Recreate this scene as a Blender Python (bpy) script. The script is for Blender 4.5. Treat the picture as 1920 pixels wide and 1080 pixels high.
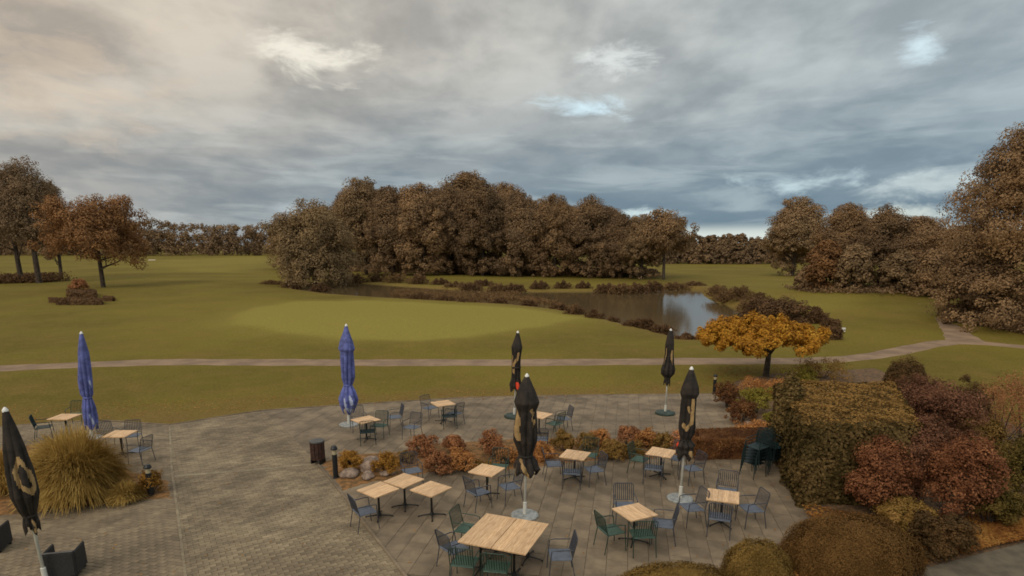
import bpy, bmesh, math, random
import numpy as np
from mathutils import Vector, Matrix
PI = math.pi
R = math.radians
random.seed(7)
for o in list(bpy.data.objects): bpy.data.objects.remove(o)
SC = bpy.context.scene
COL = SC.collection

# ------------------------------------------------------------------ camera, sky, sun, exposure
CAM_H, FPX, PITCH, YH = 6.8, 1150.0, R(13.0), 460.0
cd = bpy.data.cameras.new('camera'); cam = bpy.data.objects.new('camera', cd); COL.objects.link(cam)
cd.sensor_width = 36.0; cd.lens = FPX * 36.0 / 1920.0
cd.shift_y = (YH + FPX * math.tan(PITCH) - 540.0) / 1920.0
cd.clip_start = 0.1; cd.clip_end = 9000
cam.location = (0, 0, CAM_H); cam.rotation_euler = (PI / 2 - PITCH, 0, 0)
SC.camera = cam

SUN_EL, SUN_AZ = R(38), R(215)          # azimuth from +Y, clockwise: behind the camera, to the left
w = bpy.data.worlds.new('World'); SC.world = w; w.use_nodes = True
nt = w.node_tree; nt.nodes.clear()
def N(t, **k):
    n = nt.nodes.new(t)
    for a, b in k.items(): setattr(n, a, b)
    return n
def LK(a, b): nt.links.new(a, b)
def setin(n, i, v): n.inputs[i].default_value = v
def math_(op, a, b=None, c=None, clamp=False):
    n = N('ShaderNodeMath', operation=op); n.use_clamp = clamp
    for i, v in enumerate((a, b, c)):
        if v is None: continue
        if isinstance(v, (int, float)): n.inputs[i].default_value = v
        else: LK(v, n.inputs[i])
    return n.outputs[0]
def mixc(f, a, b, mode='MIX'):
    n = N('ShaderNodeMix', data_type='RGBA', blend_type=mode)
    for i, v in ((0, f), (6, a), (7, b)):
        if isinstance(v, (int, float)): n.inputs[i].default_value = v
        elif isinstance(v, tuple): n.inputs[i].default_value = (*v, 1)
        else: LK(v, n.inputs[i])
    return n.outputs[2]
def maprange(v, a, b, c=0.0, d=1.0, smooth=True):
    n = N('ShaderNodeMapRange'); n.interpolation_type = 'SMOOTHSTEP' if smooth else 'LINEAR'
    LK(v, n.inputs[0])
    for i, q in enumerate((a, b, c, d)): n.inputs[i + 1].default_value = q
    return n.outputs[0]
tc = N('ShaderNodeTexCoord')
sep = N('ShaderNodeSeparateXYZ'); LK(tc.outputs['Generated'], sep.inputs[0])
X, Y, Z = sep.outputs
sky = N('ShaderNodeTexSky', sky_type='NISHITA'); sky.sun_disc = False
sky.sun_elevation = SUN_EL; sky.sun_rotation = SUN_AZ
zz = math_('ADD', math_('MAXIMUM', Z, 0.0), 0.20)
px_ = math_('DIVIDE', X, zz); py_ = math_('DIVIDE', Y, zz)
cmb = N('ShaderNodeCombineXYZ'); LK(px_, cmb.inputs[0]); LK(py_, cmb.inputs[1])
mp = N('ShaderNodeMapping'); LK(cmb.outputs[0], mp.inputs[0]); mp.inputs['Rotation'].default_value = (0, 0, R(24)); mp.inputs['Scale'].default_value = (1.5, 1.15, 1)
def noise(vec, scale, detail=6, rough=0.55, dist=0.0):
    n = N('ShaderNodeTexNoise'); LK(vec, n.inputs['Vector'])
    n.inputs['Scale'].default_value = scale; n.inputs['Detail'].default_value = detail
    n.inputs['Roughness'].default_value = rough; n.inputs['Distortion'].default_value = dist
    return n.outputs[0]
n1 = noise(mp.outputs[0], 1.0, 6, 0.48, 0.25)
n2 = noise(mp.outputs[0], 3.0, 6, 0.55, 0.15)
nn = math_('ADD', math_('MULTIPLY', n1, 0.65), math_('MULTIPLY', n2, 0.35))
side = maprange(X, -0.75, 0.7)
dark = mixc(side, (0.37, 0.32, 0.265), (0.265, 0.315, 0.34))
lite = mixc(side, (0.65, 0.565, 0.455), (0.475, 0.535, 0.55))
cl = mixc(maprange(nn, 0.38, 0.62), dark, lite)
# low band: bluer, darker, with pale streaks just over the trees
low = math_('MULTIPLY', maprange(Z, 0.30, 0.03), maprange(X, -0.9, 0.0, 0.45, 1.0))
stm = N('ShaderNodeMapping'); LK(tc.outputs['Generated'], stm.inputs[0]); stm.inputs['Scale'].default_value = (3.4, 3.4, 20.0)
st = noise(stm.outputs[0], 1.6, 5, 0.55, 0.4)
band = mixc(maprange(st, 0.42, 0.64), (0.12, 0.19, 0.25), (0.28, 0.36, 0.405))
cl = mixc(math_('MULTIPLY', low, 0.88), cl, band)
glow = math_('MULTIPLY', maprange(Z, 0.036, 0.014), maprange(X, 0.05, 0.28))
cl = mixc(glow, cl, (0.60, 0.66, 0.62))
# thin breaks in the cloud deck (directions of the bright gaps)
gpm = N('ShaderNodeMapping'); LK(tc.outputs['Generated'], gpm.inputs[0]); gpm.inputs['Scale'].default_value = (1.0, 1.0, 2.6)
def gap(px, py, rx, ry, amt, col):
    global cl
    cy = YH + FPX * math.tan(PITCH)
    v = Vector(((px - 960) / FPX, -(py - cy) / FPX, -1)); v.normalize()
    v = Matrix.Rotation(PI / 2 - PITCH, 3, 'X') @ v
    sb = N('ShaderNodeVectorMath', operation='SUBTRACT'); LK(tc.outputs['Generated'], sb.inputs[0]); sb.inputs[1].default_value = v
    dv = N('ShaderNodeVectorMath', operation='MULTIPLY'); LK(sb.outputs[0], dv.inputs[0]); dv.inputs[1].default_value = (FPX / rx, FPX / rx, FPX / ry)
    ln = N('ShaderNodeVectorMath', operation='LENGTH'); LK(dv.outputs[0], ln.inputs[0])
    q = math_('ADD', ln.outputs['Value'], math_('MULTIPLY', math_('SUBTRACT', noise(gpm.outputs[0], 11.0, 8, 0.62, 0.4), 0.5), 4.2))
    cl = mixc(math_('MULTIPLY', maprange(q, 1.25, 0.0), amt), cl, col)
gap(590, 108, 85, 34, 0.85, (0.86, 0.82, 0.70)); gap(1150, 122, 70, 26, 0.75, (0.74, 0.78, 0.76))
gap(1105, 198, 75, 20, 0.85, (0.66, 0.84, 0.92)); gap(1722, 88, 34, 22, 0.8, (0.66, 0.82, 0.88))
gap(1545, 338, 110, 20, 0.8, (0.55, 0.68, 0.72)); gap(1700, 345, 90, 26, 0.6, (0.58, 0.66, 0.66)); gap(30, 130, 160, 90, 0.35, (0.72, 0.56, 0.40))
gap(1190, 400, 60, 12, 0.8, (0.66, 0.78, 0.78)); gap(1690, 402, 80, 16, 0.7, (0.66, 0.72, 0.66)); gap(560, 395, 60, 12, 0.6, (0.50, 0.56, 0.58))
# higher up the same overcast goes on, a little lighter towards the zenith as overcast skies are
cl = mixc(maprange(Z, 0.45, 1.0), cl, (0.62, 0.58, 0.53))
cl10 = N('ShaderNodeVectorMath', operation='SCALE'); LK(cl, cl10.inputs[0]); cl10.inputs['Scale'].default_value = 10.0
fin = mixc(0.985, sky.outputs[0], cl10.outputs[0])
bg = N('ShaderNodeBackground'); LK(fin, bg.inputs[0]); bg.inputs[1].default_value = 0.1
wo = N('ShaderNodeOutputWorld'); LK(bg.outputs[0], wo.inputs[0])

sd = bpy.data.lights.new('sun', 'SUN'); sd.energy = 1.1; sd.angle = R(35); sd.color = (1.0, 0.90, 0.76)
sun = bpy.data.objects.new('sun', sd); COL.objects.link(sun)
sdir = Vector((math.sin(SUN_AZ) * math.cos(SUN_EL), math.cos(SUN_AZ) * math.cos(SUN_EL), math.sin(SUN_EL)))
sun.rotation_euler = sdir.to_track_quat('Z', 'Y').to_euler(); sun.location = (-20, -20, 40)
SC.view_settings.view_transform = 'Standard'; SC.view_settings.look = 'None'
SC.view_settings.exposure = 0.18; SC.view_settings.gamma = 1.0; SC.view_settings.use_curve_mapping = False
SC.render.engine = 'CYCLES'
SC.cycles.filter_width = 1.7

# ------------------------------------------------------------------ helpers
def tag(o, label=None, cat=None, group=None, kind=None):
    if label: o['label'] = label
    if cat: o['category'] = cat
    if group: o['group'] = group
    if kind: o['kind'] = kind
    return o
def empty(name, loc, rz=0.0):
    o = bpy.data.objects.new(name, None); COL.objects.link(o); o.location = loc; o.rotation_euler = (0, 0, rz)
    o.empty_display_size = 0.3
    return o
def link(name, me, mat=None, parent=None, smooth=False):
    if mat is not None and not me.materials: me.materials.append(mat)
    if smooth: me.polygons.foreach_set('use_smooth', [True] * len(me.polygons))
    o = bpy.data.objects.new(name, me); COL.objects.link(o)
    if parent: o.parent = parent
    return o
def np_mesh(name, V, F, k):
    """V (n,3), F (m,k) -> mesh, quickly"""
    me = bpy.data.meshes.new(name)
    V = np.asarray(V, np.float32); F = np.asarray(F, np.int32)
    me.vertices.add(len(V)); me.vertices.foreach_set('co', V.ravel())
    me.loops.add(F.size); me.loops.foreach_set('vertex_index', F.ravel())
    me.polygons.add(len(F)); me.polygons.foreach_set('loop_start', np.arange(0, F.size, k, dtype=np.int32))
    try: me.polygons.foreach_set('loop_total', np.full(len(F), k, np.int32))
    except Exception: pass
    me.update(calc_edges=True); me.validate()
    return me
class MB:
    def __init__(s): s.v = []; s.f = []
    def box(s, c, d, rz=0.0, M=None, bev=0.0):
        i = len(s.v); hx, hy, hz = d[0] / 2, d[1] / 2, d[2] / 2
        for z in (-hz, hz):
            for x, y in ((-hx, -hy), (hx, -hy), (hx, hy), (-hx, hy)):
                p = Vector((x, y, z))
                if M: p = M @ p
                p = Matrix.Rotation(rz, 3, 'Z') @ p
                s.v.append((p.x + c[0], p.y + c[1], p.z + c[2]))
        for q in ((0, 3, 2, 1), (4, 5, 6, 7), (0, 1, 5, 4), (1, 2, 6, 5), (2, 3, 7, 6), (3, 0, 4, 7)): s.f.append(tuple(i + a for a in q))
        return s
    def tube(s, pts, rad, n=8, cap=True):
        pts = [Vector(p) for p in pts]
        if not hasattr(rad, '__len__'): rad = [rad] * len(pts)
        i0 = len(s.v); ref = None
        for k, p in enumerate(pts):
            t = (pts[min(k + 1, len(pts) - 1)] - pts[max(k - 1, 0)]).normalized()
            if ref is None: ref = Vector((1, 0, 0)) if abs(t.x) < .8 else Vector((0, 1, 0))
            a = (ref - t * ref.dot(t)).normalized(); ref = a; b = t.cross(a)
            for j in range(n):
                q = p + (a * math.cos(2 * PI * j / n) + b * math.sin(2 * PI * j / n)) * rad[k]
                s.v.append(tuple(q))
        for k in range(len(pts) - 1):
            for j in range(n):
                s.f.append((i0 + k * n + j, i0 + k * n + (j + 1) % n, i0 + (k + 1) * n + (j + 1) % n, i0 + (k + 1) * n + j))
        if cap:
            s.f.append(tuple(i0 + j for j in reversed(range(n)))); s.f.append(tuple(i0 + (len(pts) - 1) * n + j for j in range(n)))
        return s
    def lathe(s, prof, c=(0, 0, 0), n=24):
        i0 = len(s.v)
        for r, z in prof:
            for j in range(n): s.v.append((c[0] + r * math.cos(2 * PI * j / n), c[1] + r * math.sin(2 * PI * j / n), c[2] + z))
        for k in range(len(prof) - 1):
            for j in range(n): s.f.append((i0 + k * n + j, i0 + k * n + (j + 1) % n, i0 + (k + 1) * n + (j + 1) % n, i0 + (k + 1) * n + j))
        s.f.append(tuple(i0 + j for j in reversed(range(n)))); s.f.append(tuple(i0 + (len(prof) - 1) * n + j for j in range(n)))
        return s
    def prism(s, poly, z0, z1):
        i = len(s.v); n = len(poly)
        for z in (z0, z1):
            for p in poly: s.v.append((p[0], p[1], z))
        s.f.append(tuple(i + n + j for j in range(n))); s.f.append(tuple(i + j for j in reversed(range(n))))
        for j in range(n): s.f.append((i + j, i + (j + 1) % n, i + n + (j + 1) % n, i + n + j))
        return s
    def mesh(s, name):
        me = bpy.data.meshes.new(name); me.from_pydata(s.v, [], s.f); me.update(); return me
    def build(s, name, mat, parent=None, bevel=0.0, smooth=False):
        me = s.mesh(name)
        if bevel:
            bm = bmesh.new(); bm.from_mesh(me)
            bmesh.ops.bevel(bm, geom=bm.edges[:], offset=bevel, segments=1, affect='EDGES', profile=0.5, clamp_overlap=True)
            bm.to_mesh(me); bm.free()
        return link(name, me, mat, parent, smooth)
def copy_tree(o, parent=None):
    c = o.copy(); COL.objects.link(c)
    if parent: c.parent = parent
    for ch in KIDS.get(o.name, []) or [q for q in o.children]: copy_tree(ch, c)
    return c
KIDS = {}

# unprojection
CYP = YH + FPX * math.tan(PITCH)
def ray(px, py):
    x = (px - 960) / FPX; y = (py - CYP) / FPX
    return Vector((x, math.cos(PITCH) - y * math.sin(PITCH), -math.sin(PITCH) - y * math.cos(PITCH)))
def at(px, py, z=0.0):
    d = ray(px, py); t = (z - CAM_H) / d.z
    return Vector((d.x * t, d.y * t, z))
def xy(px, py, z=0.0):
    p = at(px, py, z); return (p.x, p.y)
def mpp(p):      # metres per photo pixel (horizontal) at a world point
    dep = p.y * math.cos(PITCH) + (CAM_H - p.z) * math.sin(PITCH)
    return dep / FPX
def ztop(p, py):   # height of the point above ground point p seen at row py
    # solve for z: row of (x,y,z) = py
    y = (py - CYP) / FPX
    # up/dep = -y ; dep = Y cos + (H-z) sin ; up = Y sin - (H-z) cos
    c, s = math.cos(PITCH), math.sin(PITCH)
    q = p.y * (s + y * c) / (c - y * s)     # q = H - z
    return CAM_H - q

# ------------------------------------------------------------------ materials
def newmat(name):
    m = bpy.data.materials.new(name); m.use_nodes = True
    return m, m.node_tree, m.node_tree.nodes['Principled BSDF']
def simple(name, col, rough=0.6, metal=0.0, var=0.12, scale=8.0, bump=0.0, bscale=60.0, rnd=0.0, col2=None):
    global nt
    m, nt, b = newmat(name)
    t = N('ShaderNodeTexCoord'); n = noise(t.outputs['Object'], scale, 5, 0.6)
    c2 = col2 or tuple(min(1, c * (1 - 2.2 * var)) for c in col); c1 = tuple(min(1, c * (1 + var)) for c in col)
    c = mixc(maprange(n, 0.35, 0.65), c2, c1)
    if rnd:
        oi = N('ShaderNodeObjectInfo'); ge = N('ShaderNodeNewGeometry')
        r = math_('FRACT', math_('ADD', oi.outputs['Random'], ge.outputs['Random Per Island']))
        c = mixc(1.0, c, mixc(r, (1 - rnd,) * 3, (1 + rnd,) * 3), 'MULTIPLY')
    if rnd and name in ('concrete_slab', 'block_paver', 'left_paver', 'pale_kerb'):
        gp = N('ShaderNodeNewGeometry'); s1 = noise(gp.outputs['Position'], 0.45, 6, 0.65, 0.4); s2 = noise(gp.outputs['Position'], 2.2, 6, 0.7, 0.8)
        c = mixc(1.0, c, mixc(maprange(s1, 0.34, 0.66), (0.76, 0.74, 0.72), (1.16, 1.15, 1.12)), 'MULTIPLY')
        c = mixc(math_('MULTIPLY', maprange(s2, 0.55, 0.75), 0.4), c, (0.13, 0.10, 0.06))
    LK(c, b.inputs['Base Color']); b.inputs['Roughness'].default_value = rough; b.inputs['Metallic'].default_value = metal
    if bump:
        bn = noise(t.outputs['Object'], bscale, 4, 0.6); bp = N('ShaderNodeBump'); bp.inputs['Strength'].default_value = bump; bp.inputs['Distance'].default_value = 0.01
        LK(bn, bp.inputs['Height']); LK(bp.outputs[0], b.inputs['Normal'])
    return m
def leafmat(name, cols, scale=0.5, transl=0.25):
    """foliage: colour varies leaf by leaf and in larger patches"""
    global nt
    m, nt, b = newmat(name)
    t = N('ShaderNodeTexCoord'); ge = N('ShaderNodeNewGeometry'); oi = N('ShaderNodeObjectInfo')
    sh = N('ShaderNodeVectorMath', operation='ADD'); LK(t.outputs['Object'], sh.inputs[0]); LK(oi.outputs['Random'], sh.inputs[1])
    n = noise(sh.outputs[0], scale, 4, 0.6)
    f = math_('ADD', math_('MULTIPLY', ge.outputs['Random Per Island'], 0.40), math_('MULTIPLY', maprange(n, 0.3, 0.7), 0.60))
    cr = N('ShaderNodeValToRGB'); LK(f, cr.inputs[0])
    e = cr.color_ramp.elements
    while len(e) < len(cols): e.new(0.5)
    for i, c in enumerate(cols): e[i].position = i / (len(cols) - 1); e[i].color = (*c, 1)
    c = mixc(1.0, cr.outputs[0], mixc(oi.outputs['Random'], (0.82, 0.82, 0.82), (1.15, 1.15, 1.15)), 'MULTIPLY')
    LK(c, b.inputs['Base Color']); b.inputs['Roughness'].default_value = 0.75
    b.inputs['Specular IOR Level'].default_value = 0.1
    tr = N('ShaderNodeBsdfTranslucent'); LK(c, tr.inputs[0])
    mx = N('ShaderNodeMixShader'); mx.inputs[0].default_value = transl; LK(b.outputs[0], mx.inputs[1]); LK(tr.outputs[0], mx.inputs[2])
    LK(mx.outputs[0], nt.nodes['Material Output'].inputs[0])
    return m
M = {}
M['bark'] = simple('bark', (0.075, 0.055, 0.04), 0.9, var=0.25, scale=3, bump=0.5, bscale=20)
M['tree_a'] = leafmat('autumn_brown_leaves', [(0.172, 0.112, 0.063), (0.343, 0.222, 0.119), (0.464, 0.292, 0.141)], 0.35)
M['tree_b'] = leafmat('olive_brown_leaves', [(0.159, 0.114, 0.064), (0.320, 0.216, 0.115), (0.448, 0.296, 0.166)], 0.35)
M['tree_c'] = leafmat('dark_brown_leaves', [(0.139, 0.096, 0.059), (0.268, 0.177, 0.098), (0.382, 0.240, 0.124)], 0.35)
M['oak'] = leafmat('rusty_oak_leaves', [(0.142, 0.078, 0.039), (0.311, 0.165, 0.073), (0.439, 0.234, 0.095)], 0.6)
M['poplar'] = leafmat('grey_brown_leaves', [(0.177, 0.125, 0.075), (0.319, 0.222, 0.132), (0.408, 0.267, 0.151)], 0.4)
M['willow'] = leafmat('willow_leaves', [(0.168, 0.120, 0.064), (0.295, 0.207, 0.109), (0.380, 0.254, 0.127)], 0.4)
M['far'] = leafmat('far_wood_leaves', [(0.160, 0.110, 0.072), (0.285, 0.191, 0.106), (0.356, 0.232, 0.123)], 0.06)
M['maple'] = leafmat('golden_leaves', [(0.240, 0.113, 0.026), (0.634, 0.305, 0.037), (0.782, 0.474, 0.074)], 1.5)
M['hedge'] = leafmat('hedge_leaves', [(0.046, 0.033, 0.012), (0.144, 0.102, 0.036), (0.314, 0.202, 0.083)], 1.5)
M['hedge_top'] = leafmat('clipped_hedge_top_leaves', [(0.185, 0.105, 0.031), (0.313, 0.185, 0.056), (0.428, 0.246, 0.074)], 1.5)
M['redhedge'] = leafmat('red_barberry_leaves', [(0.084, 0.034, 0.021), (0.210, 0.095, 0.039), (0.378, 0.191, 0.069)], 2)
M['burg'] = leafmat('burgundy_leaves', [(0.076, 0.038, 0.024), (0.192, 0.089, 0.051), (0.356, 0.186, 0.103)], 2)
M['rust'] = leafmat('rust_red_leaves', [(0.090, 0.036, 0.018), (0.253, 0.103, 0.048), (0.436, 0.205, 0.093)], 2)
M['brownball'] = leafmat('brown_clipped_leaves', [(0.054, 0.036, 0.014), (0.120, 0.072, 0.030), (0.204, 0.108, 0.042)], 2)
M['mound'] = leafmat('box_mound_leaves', [(0.113, 0.059, 0.019), (0.205, 0.111, 0.036), (0.291, 0.164, 0.055)], 2)
M['mound_l'] = leafmat('yellow_mound_leaves', [(0.170, 0.105, 0.028), (0.291, 0.182, 0.050), (0.412, 0.264, 0.077)], 2)
M['ygreen'] = leafmat('yellow_green_leaves', [(0.14, 0.12, 0.02), (0.28, 0.23, 0.04), (0.40, 0.34, 0.07)], 2)
M['greenb'] = leafmat('dull_green_leaves', [(0.044, 0.034, 0.010), (0.132, 0.095, 0.024), (0.229, 0.160, 0.048)], 2)
M['orangeh'] = leafmat('orange_heather', [(0.254, 0.113, 0.041), (0.532, 0.249, 0.084), (0.762, 0.408, 0.150)], 3)
M['orangey'] = leafmat('yellow_orange_perennial', [(0.198, 0.099, 0.023), (0.405, 0.207, 0.041), (0.558, 0.306, 0.070)], 3)
M['redh'] = leafmat('red_brown_heather', [(0.145, 0.075, 0.037), (0.421, 0.187, 0.085), (0.679, 0.336, 0.149)], 3)
M['olive'] = leafmat('olive_perennial', [(0.145, 0.094, 0.022), (0.290, 0.176, 0.050), (0.436, 0.253, 0.088)], 3)
M['straw'] = leafmat('straw_grass', [(0.276, 0.161, 0.040), (0.529, 0.348, 0.098), (0.759, 0.546, 0.184)], 2)
M['reed'] = leafmat('bank_reeds', [(0.126, 0.077, 0.039), (0.238, 0.147, 0.070), (0.350, 0.217, 0.098)], 1)
M['reed_d'] = leafmat('dark_bank_growth', [(0.096, 0.058, 0.033), (0.191, 0.113, 0.058), (0.287, 0.164, 0.077)], 1)
M['litter'] = leafmat('fallen_leaves', [(0.22, 0.08, 0.03), (0.42, 0.19, 0.05), (0.58, 0.32, 0.09)], 1)
M['soil'] = simple('mulch', (0.15, 0.085, 0.04), 0.95, var=0.35, scale=6, bump=0.8, bscale=40, col2=(0.085, 0.055, 0.03))
M['soil_o'] = simple('leaf_strewn_soil', (0.24, 0.12, 0.04), 0.95, var=0.3, scale=5, bump=0.8, bscale=40, col2=(0.12, 0.07, 0.025))
M['slab'] = simple('concrete_slab', (0.235, 0.185, 0.125), 0.85, var=0.12, scale=1.6, bump=0.25, bscale=90, rnd=0.10)
M['paver'] = simple('block_paver', (0.265, 0.212, 0.138), 0.85, var=0.1, scale=1.2, bump=0.3, bscale=90, rnd=0.20)
M['paver_l'] = simple('left_paver', (0.25, 0.198, 0.13), 0.85, var=0.1, scale=1.2, bump=0.3, bscale=90, rnd=0.16)
M['kerb'] = simple('pale_kerb', (0.30, 0.25, 0.17), 0.85, var=0.1, scale=3, bump=0.2, rnd=0.06)
M['joint'] = simple('joint_sand', (0.15, 0.118, 0.075), 0.95, var=0.2, scale=5)
M['asphalt'] = simple('asphalt', (0.155, 0.13, 0.09), 0.9, var=0.12, scale=2.5, bump=0.5, bscale=160)
M['gravel'] = simple('gravel_path', (0.30, 0.205, 0.13), 0.9, var=0.12, scale=0.6, bump=0.4, bscale=30)
M['wood'] = None
M['iron'] = simple('dark_cast_iron', (0.018, 0.018, 0.017), 0.45, 0.3, var=0.2)
M['chair_b'] = simple('blue_grey_metal', (0.062, 0.066, 0.082), 0.5, 0.2, var=0.1)
M['seat_b'] = simple('blue_grey_seat_mesh', (0.13, 0.155, 0.20), 0.55, 0.1, var=0.1)
M['chair_g'] = simple('green_metal', (0.03, 0.06, 0.045), 0.5, 0.2, var=0.1)
M['seat_g'] = simple('green_seat_mesh', (0.055, 0.11, 0.08), 0.55, 0.1, var=0.1)
M['chair_s'] = simple('dark_teal_metal', (0.012, 0.032, 0.034), 0.5, 0.2, var=0.1)
M['black'] = simple('black_canvas', (0.026, 0.019, 0.014), 0.8, var=0.25, scale=5, bump=0.3, bscale=25)
M['tan'] = simple('gold_print', (0.40, 0.26, 0.11), 0.75, var=0.08)
M['redp'] = simple('red_print', (0.75, 0.06, 0.015), 0.7, var=0.05)
M['blue'] = simple('blue_canvas', (0.125, 0.15, 0.42), 0.75, var=0.18, scale=4, bump=0.3, bscale=25)
M['bluel'] = simple('pale_print', (0.42, 0.48, 0.66), 0.75, var=0.1)
M['pole'] = simple('white_pole', (0.66, 0.66, 0.60), 0.35, var=0.05)
M['cap'] = simple('white_cap', (0.88, 0.88, 0.85), 0.4, var=0.02)
M['base'] = simple('galvanised_base', (0.40, 0.42, 0.41), 0.45, 0.4, var=0.15, scale=12)
M['base_g'] = simple('green_base', (0.035, 0.06, 0.05), 0.6, var=0.2)
M['bollard'] = simple('black_bollard', (0.022, 0.024, 0.027), 0.4, 0.3, var=0.1)
M['lens'] = simple('frosted_lens', (0.45, 0.38, 0.24), 0.3, var=0.05)
M['binwood'] = simple('dark_red_brown_wood', (0.055, 0.022, 0.014), 0.7, var=0.25, scale=10, rnd=0.15)
M['rattan'] = simple('dark_rattan', (0.028, 0.027, 0.026), 0.7, var=0.2, scale=40, bump=0.8, bscale=60)
M['rim'] = simple('grey_rattan_edge', (0.10, 0.098, 0.095), 0.6, var=0.1)
M['stone'] = simple('field_stone', (0.34, 0.25, 0.19), 0.85, var=0.2, scale=7, bump=0.4, rnd=0.15)
M['sand'] = simple('bunker_sand', (0.62, 0.52, 0.38), 0.95, var=0.05)
M['sign'] = simple('white_paint', (0.8, 0.8, 0.76), 0.5, var=0.02)
def woodmat():
    global nt
    m, nt, b = newmat('pale_slatted_wood')
    t = N('ShaderNodeTexCoord'); oi = N('ShaderNodeObjectInfo')
    mpn = N('ShaderNodeMapping'); LK(t.outputs['Object'], mpn.inputs[0]); mpn.inputs['Scale'].default_value = (3, 30, 8)
    sh = N('ShaderNodeVectorMath', operation='ADD'); LK(mpn.outputs[0], sh.inputs[0]); LK(oi.outputs['Random'], sh.inputs[1])
    g = noise(sh.outputs[0], 1.4, 5, 0.6, 0.6)
    c = mixc(maprange(g, 0.3, 0.7), (0.60, 0.38, 0.20), (0.90, 0.64, 0.38))
    c = mixc(1.0, c, mixc(oi.outputs['Random'], (0.86, 0.83, 0.80), (1.14, 1.10, 1.06)), 'MULTIPLY')
    LK(c, b.inputs['Base Color']); b.inputs['Roughness'].default_value = 0.5
    return m
M['wood'] = woodmat()
def lawnmat():
    global nt
    m, nt, b = newmat('autumn_lawn')
    t = N('ShaderNodeTexCoord')
    a1 = N('ShaderNodeAttribute', attribute_name='mown'); a2 = N('ShaderNodeAttribute', attribute_name='worn')
    n1 = noise(t.outputs['Object'], 0.05, 4, 0.6); n2 = noise(t.outputs['Object'], 0.9, 6, 0.65); n3 = noise(t.outputs['Object'], 9.0, 4, 0.7)
    c = mixc(maprange(n1, 0.35, 0.65), (0.145, 0.118, 0.022), (0.200, 0.168, 0.029))
    n4 = noise(t.outputs['Object'], 0.22, 5, 0.7, 0.5)
    c = mixc(math_('MULTIPLY', maprange(n4, 0.45, 0.72), 0.6), c, (0.225, 0.150, 0.040))
    c = mixc(math_('MULTIPLY', maprange(n2, 0.42, 0.72), 0.45), c, (0.235, 0.16, 0.045))
    c = mixc(a1.outputs['Fac'], c, (0.285, 0.240, 0.052))
    wv = math_('MULTIPLY', a2.outputs['Fac'], maprange(n2, 0.25, 0.6, 0.45, 1.0))
    c = mixc(wv, c, (0.21, 0.135, 0.048))
    c = mixc(1.0, c, mixc(maprange(n3, 0.3, 0.7), (0.78, 0.78, 0.78), (1.2, 1.2, 1.2)), 'MULTIPLY')
    LK(c, b.inputs['Base Color']); b.inputs['Roughness'].default_value = 0.95; b.inputs['Specular IOR Level'].default_value = 0.1
    bp = N('ShaderNodeBump'); bp.inputs['Strength'].default_value = 0.5; bp.inputs['Distance'].default_value = 0.05
    LK(n3, bp.inputs['Height']); LK(bp.outputs[0], b.inputs['Normal'])
    return m
M['lawn'] = lawnmat()
def watermat():
    global nt
    m, nt, b = newmat('pond_water')
    t = N('ShaderNodeTexCoord'); mpn = N('ShaderNodeMapping'); LK(t.outputs['Object'], mpn.inputs[0]); mpn.inputs['Scale'].default_value = (0.6, 1.6, 1)
    n = noise(mpn.outputs[0], 1.5, 4, 0.6); bp = N('ShaderNodeBump'); bp.inputs['Strength'].default_value = 0.10; bp.inputs['Distance'].default_value = 0.05
    LK(n, bp.inputs['Height']); LK(bp.outputs[0], b.inputs['Normal'])
    b.inputs['Base Color'].default_value = (0.12, 0.088, 0.042, 1); b.inputs['Roughness'].default_value = 0.09; b.inputs['IOR'].default_value = 1.33
    b.inputs['Specular IOR Level'].default_value = 0.8
    return m
M['water'] = watermat()

# ------------------------------------------------------------------ terrain
def sdist(Px, Py, poly):
    """signed distance to a polygon, >0 inside (numpy)"""
    P = np.array(poly); d = np.full(Px.shape, 1e9); inside = np.zeros(Px.shape, bool)
    n = len(P)
    for i in range(n):
        a = P[i]; b = P[(i + 1) % n]; e = b - a
        t = np.clip(((Px - a[0]) * e[0] + (Py - a[1]) * e[1]) / max(e @ e, 1e-9), 0, 1)
        d = np.minimum(d, np.hypot(Px - a[0] - t * e[0], Py - a[1] - t * e[1]))
        c = ((a[1] > Py) != (b[1] > Py)); xx = a[0] + (Py - a[1]) * e[0] / (e[1] if abs(e[1]) > 1e-9 else 1e-9)
        inside ^= c & (Px < xx)
    return np.where(inside, d, -d)
def sstep(a, b, x):
    t = np.clip((x - a) / (b - a), 0, 1); return t * t * (3 - 2 * t)
WZ = -0.25
POND = [xy(*p, WZ) for p in [(548, 543), (620, 553), (720, 560), (830, 566), (960, 573), (1050, 583), (1130, 600), (1220, 622), (1290, 641), (1330, 640), (1352, 628),
        (1400, 600), (1402, 585), (1370, 570), (1335, 556), (1318, 543), (1240, 541), (1100, 546), (960, 547), (850, 543), (760, 537), (660, 530), (600, 534)]]
GREEN = [xy(*p) for p in [(425, 600), (470, 580), (560, 566), (700, 563), (850, 570), (980, 578), (1090, 598), (1040, 612), (930, 630), (800, 643), (640, 640), (520, 625), (440, 612)]]
PENIN = [xy(*p, WZ) for p in [(735, 557), (840, 560), (960, 565), (1060, 575), (1130, 590), (1010, 562), (960, 553), (860, 550), (740, 547)]]
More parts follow.
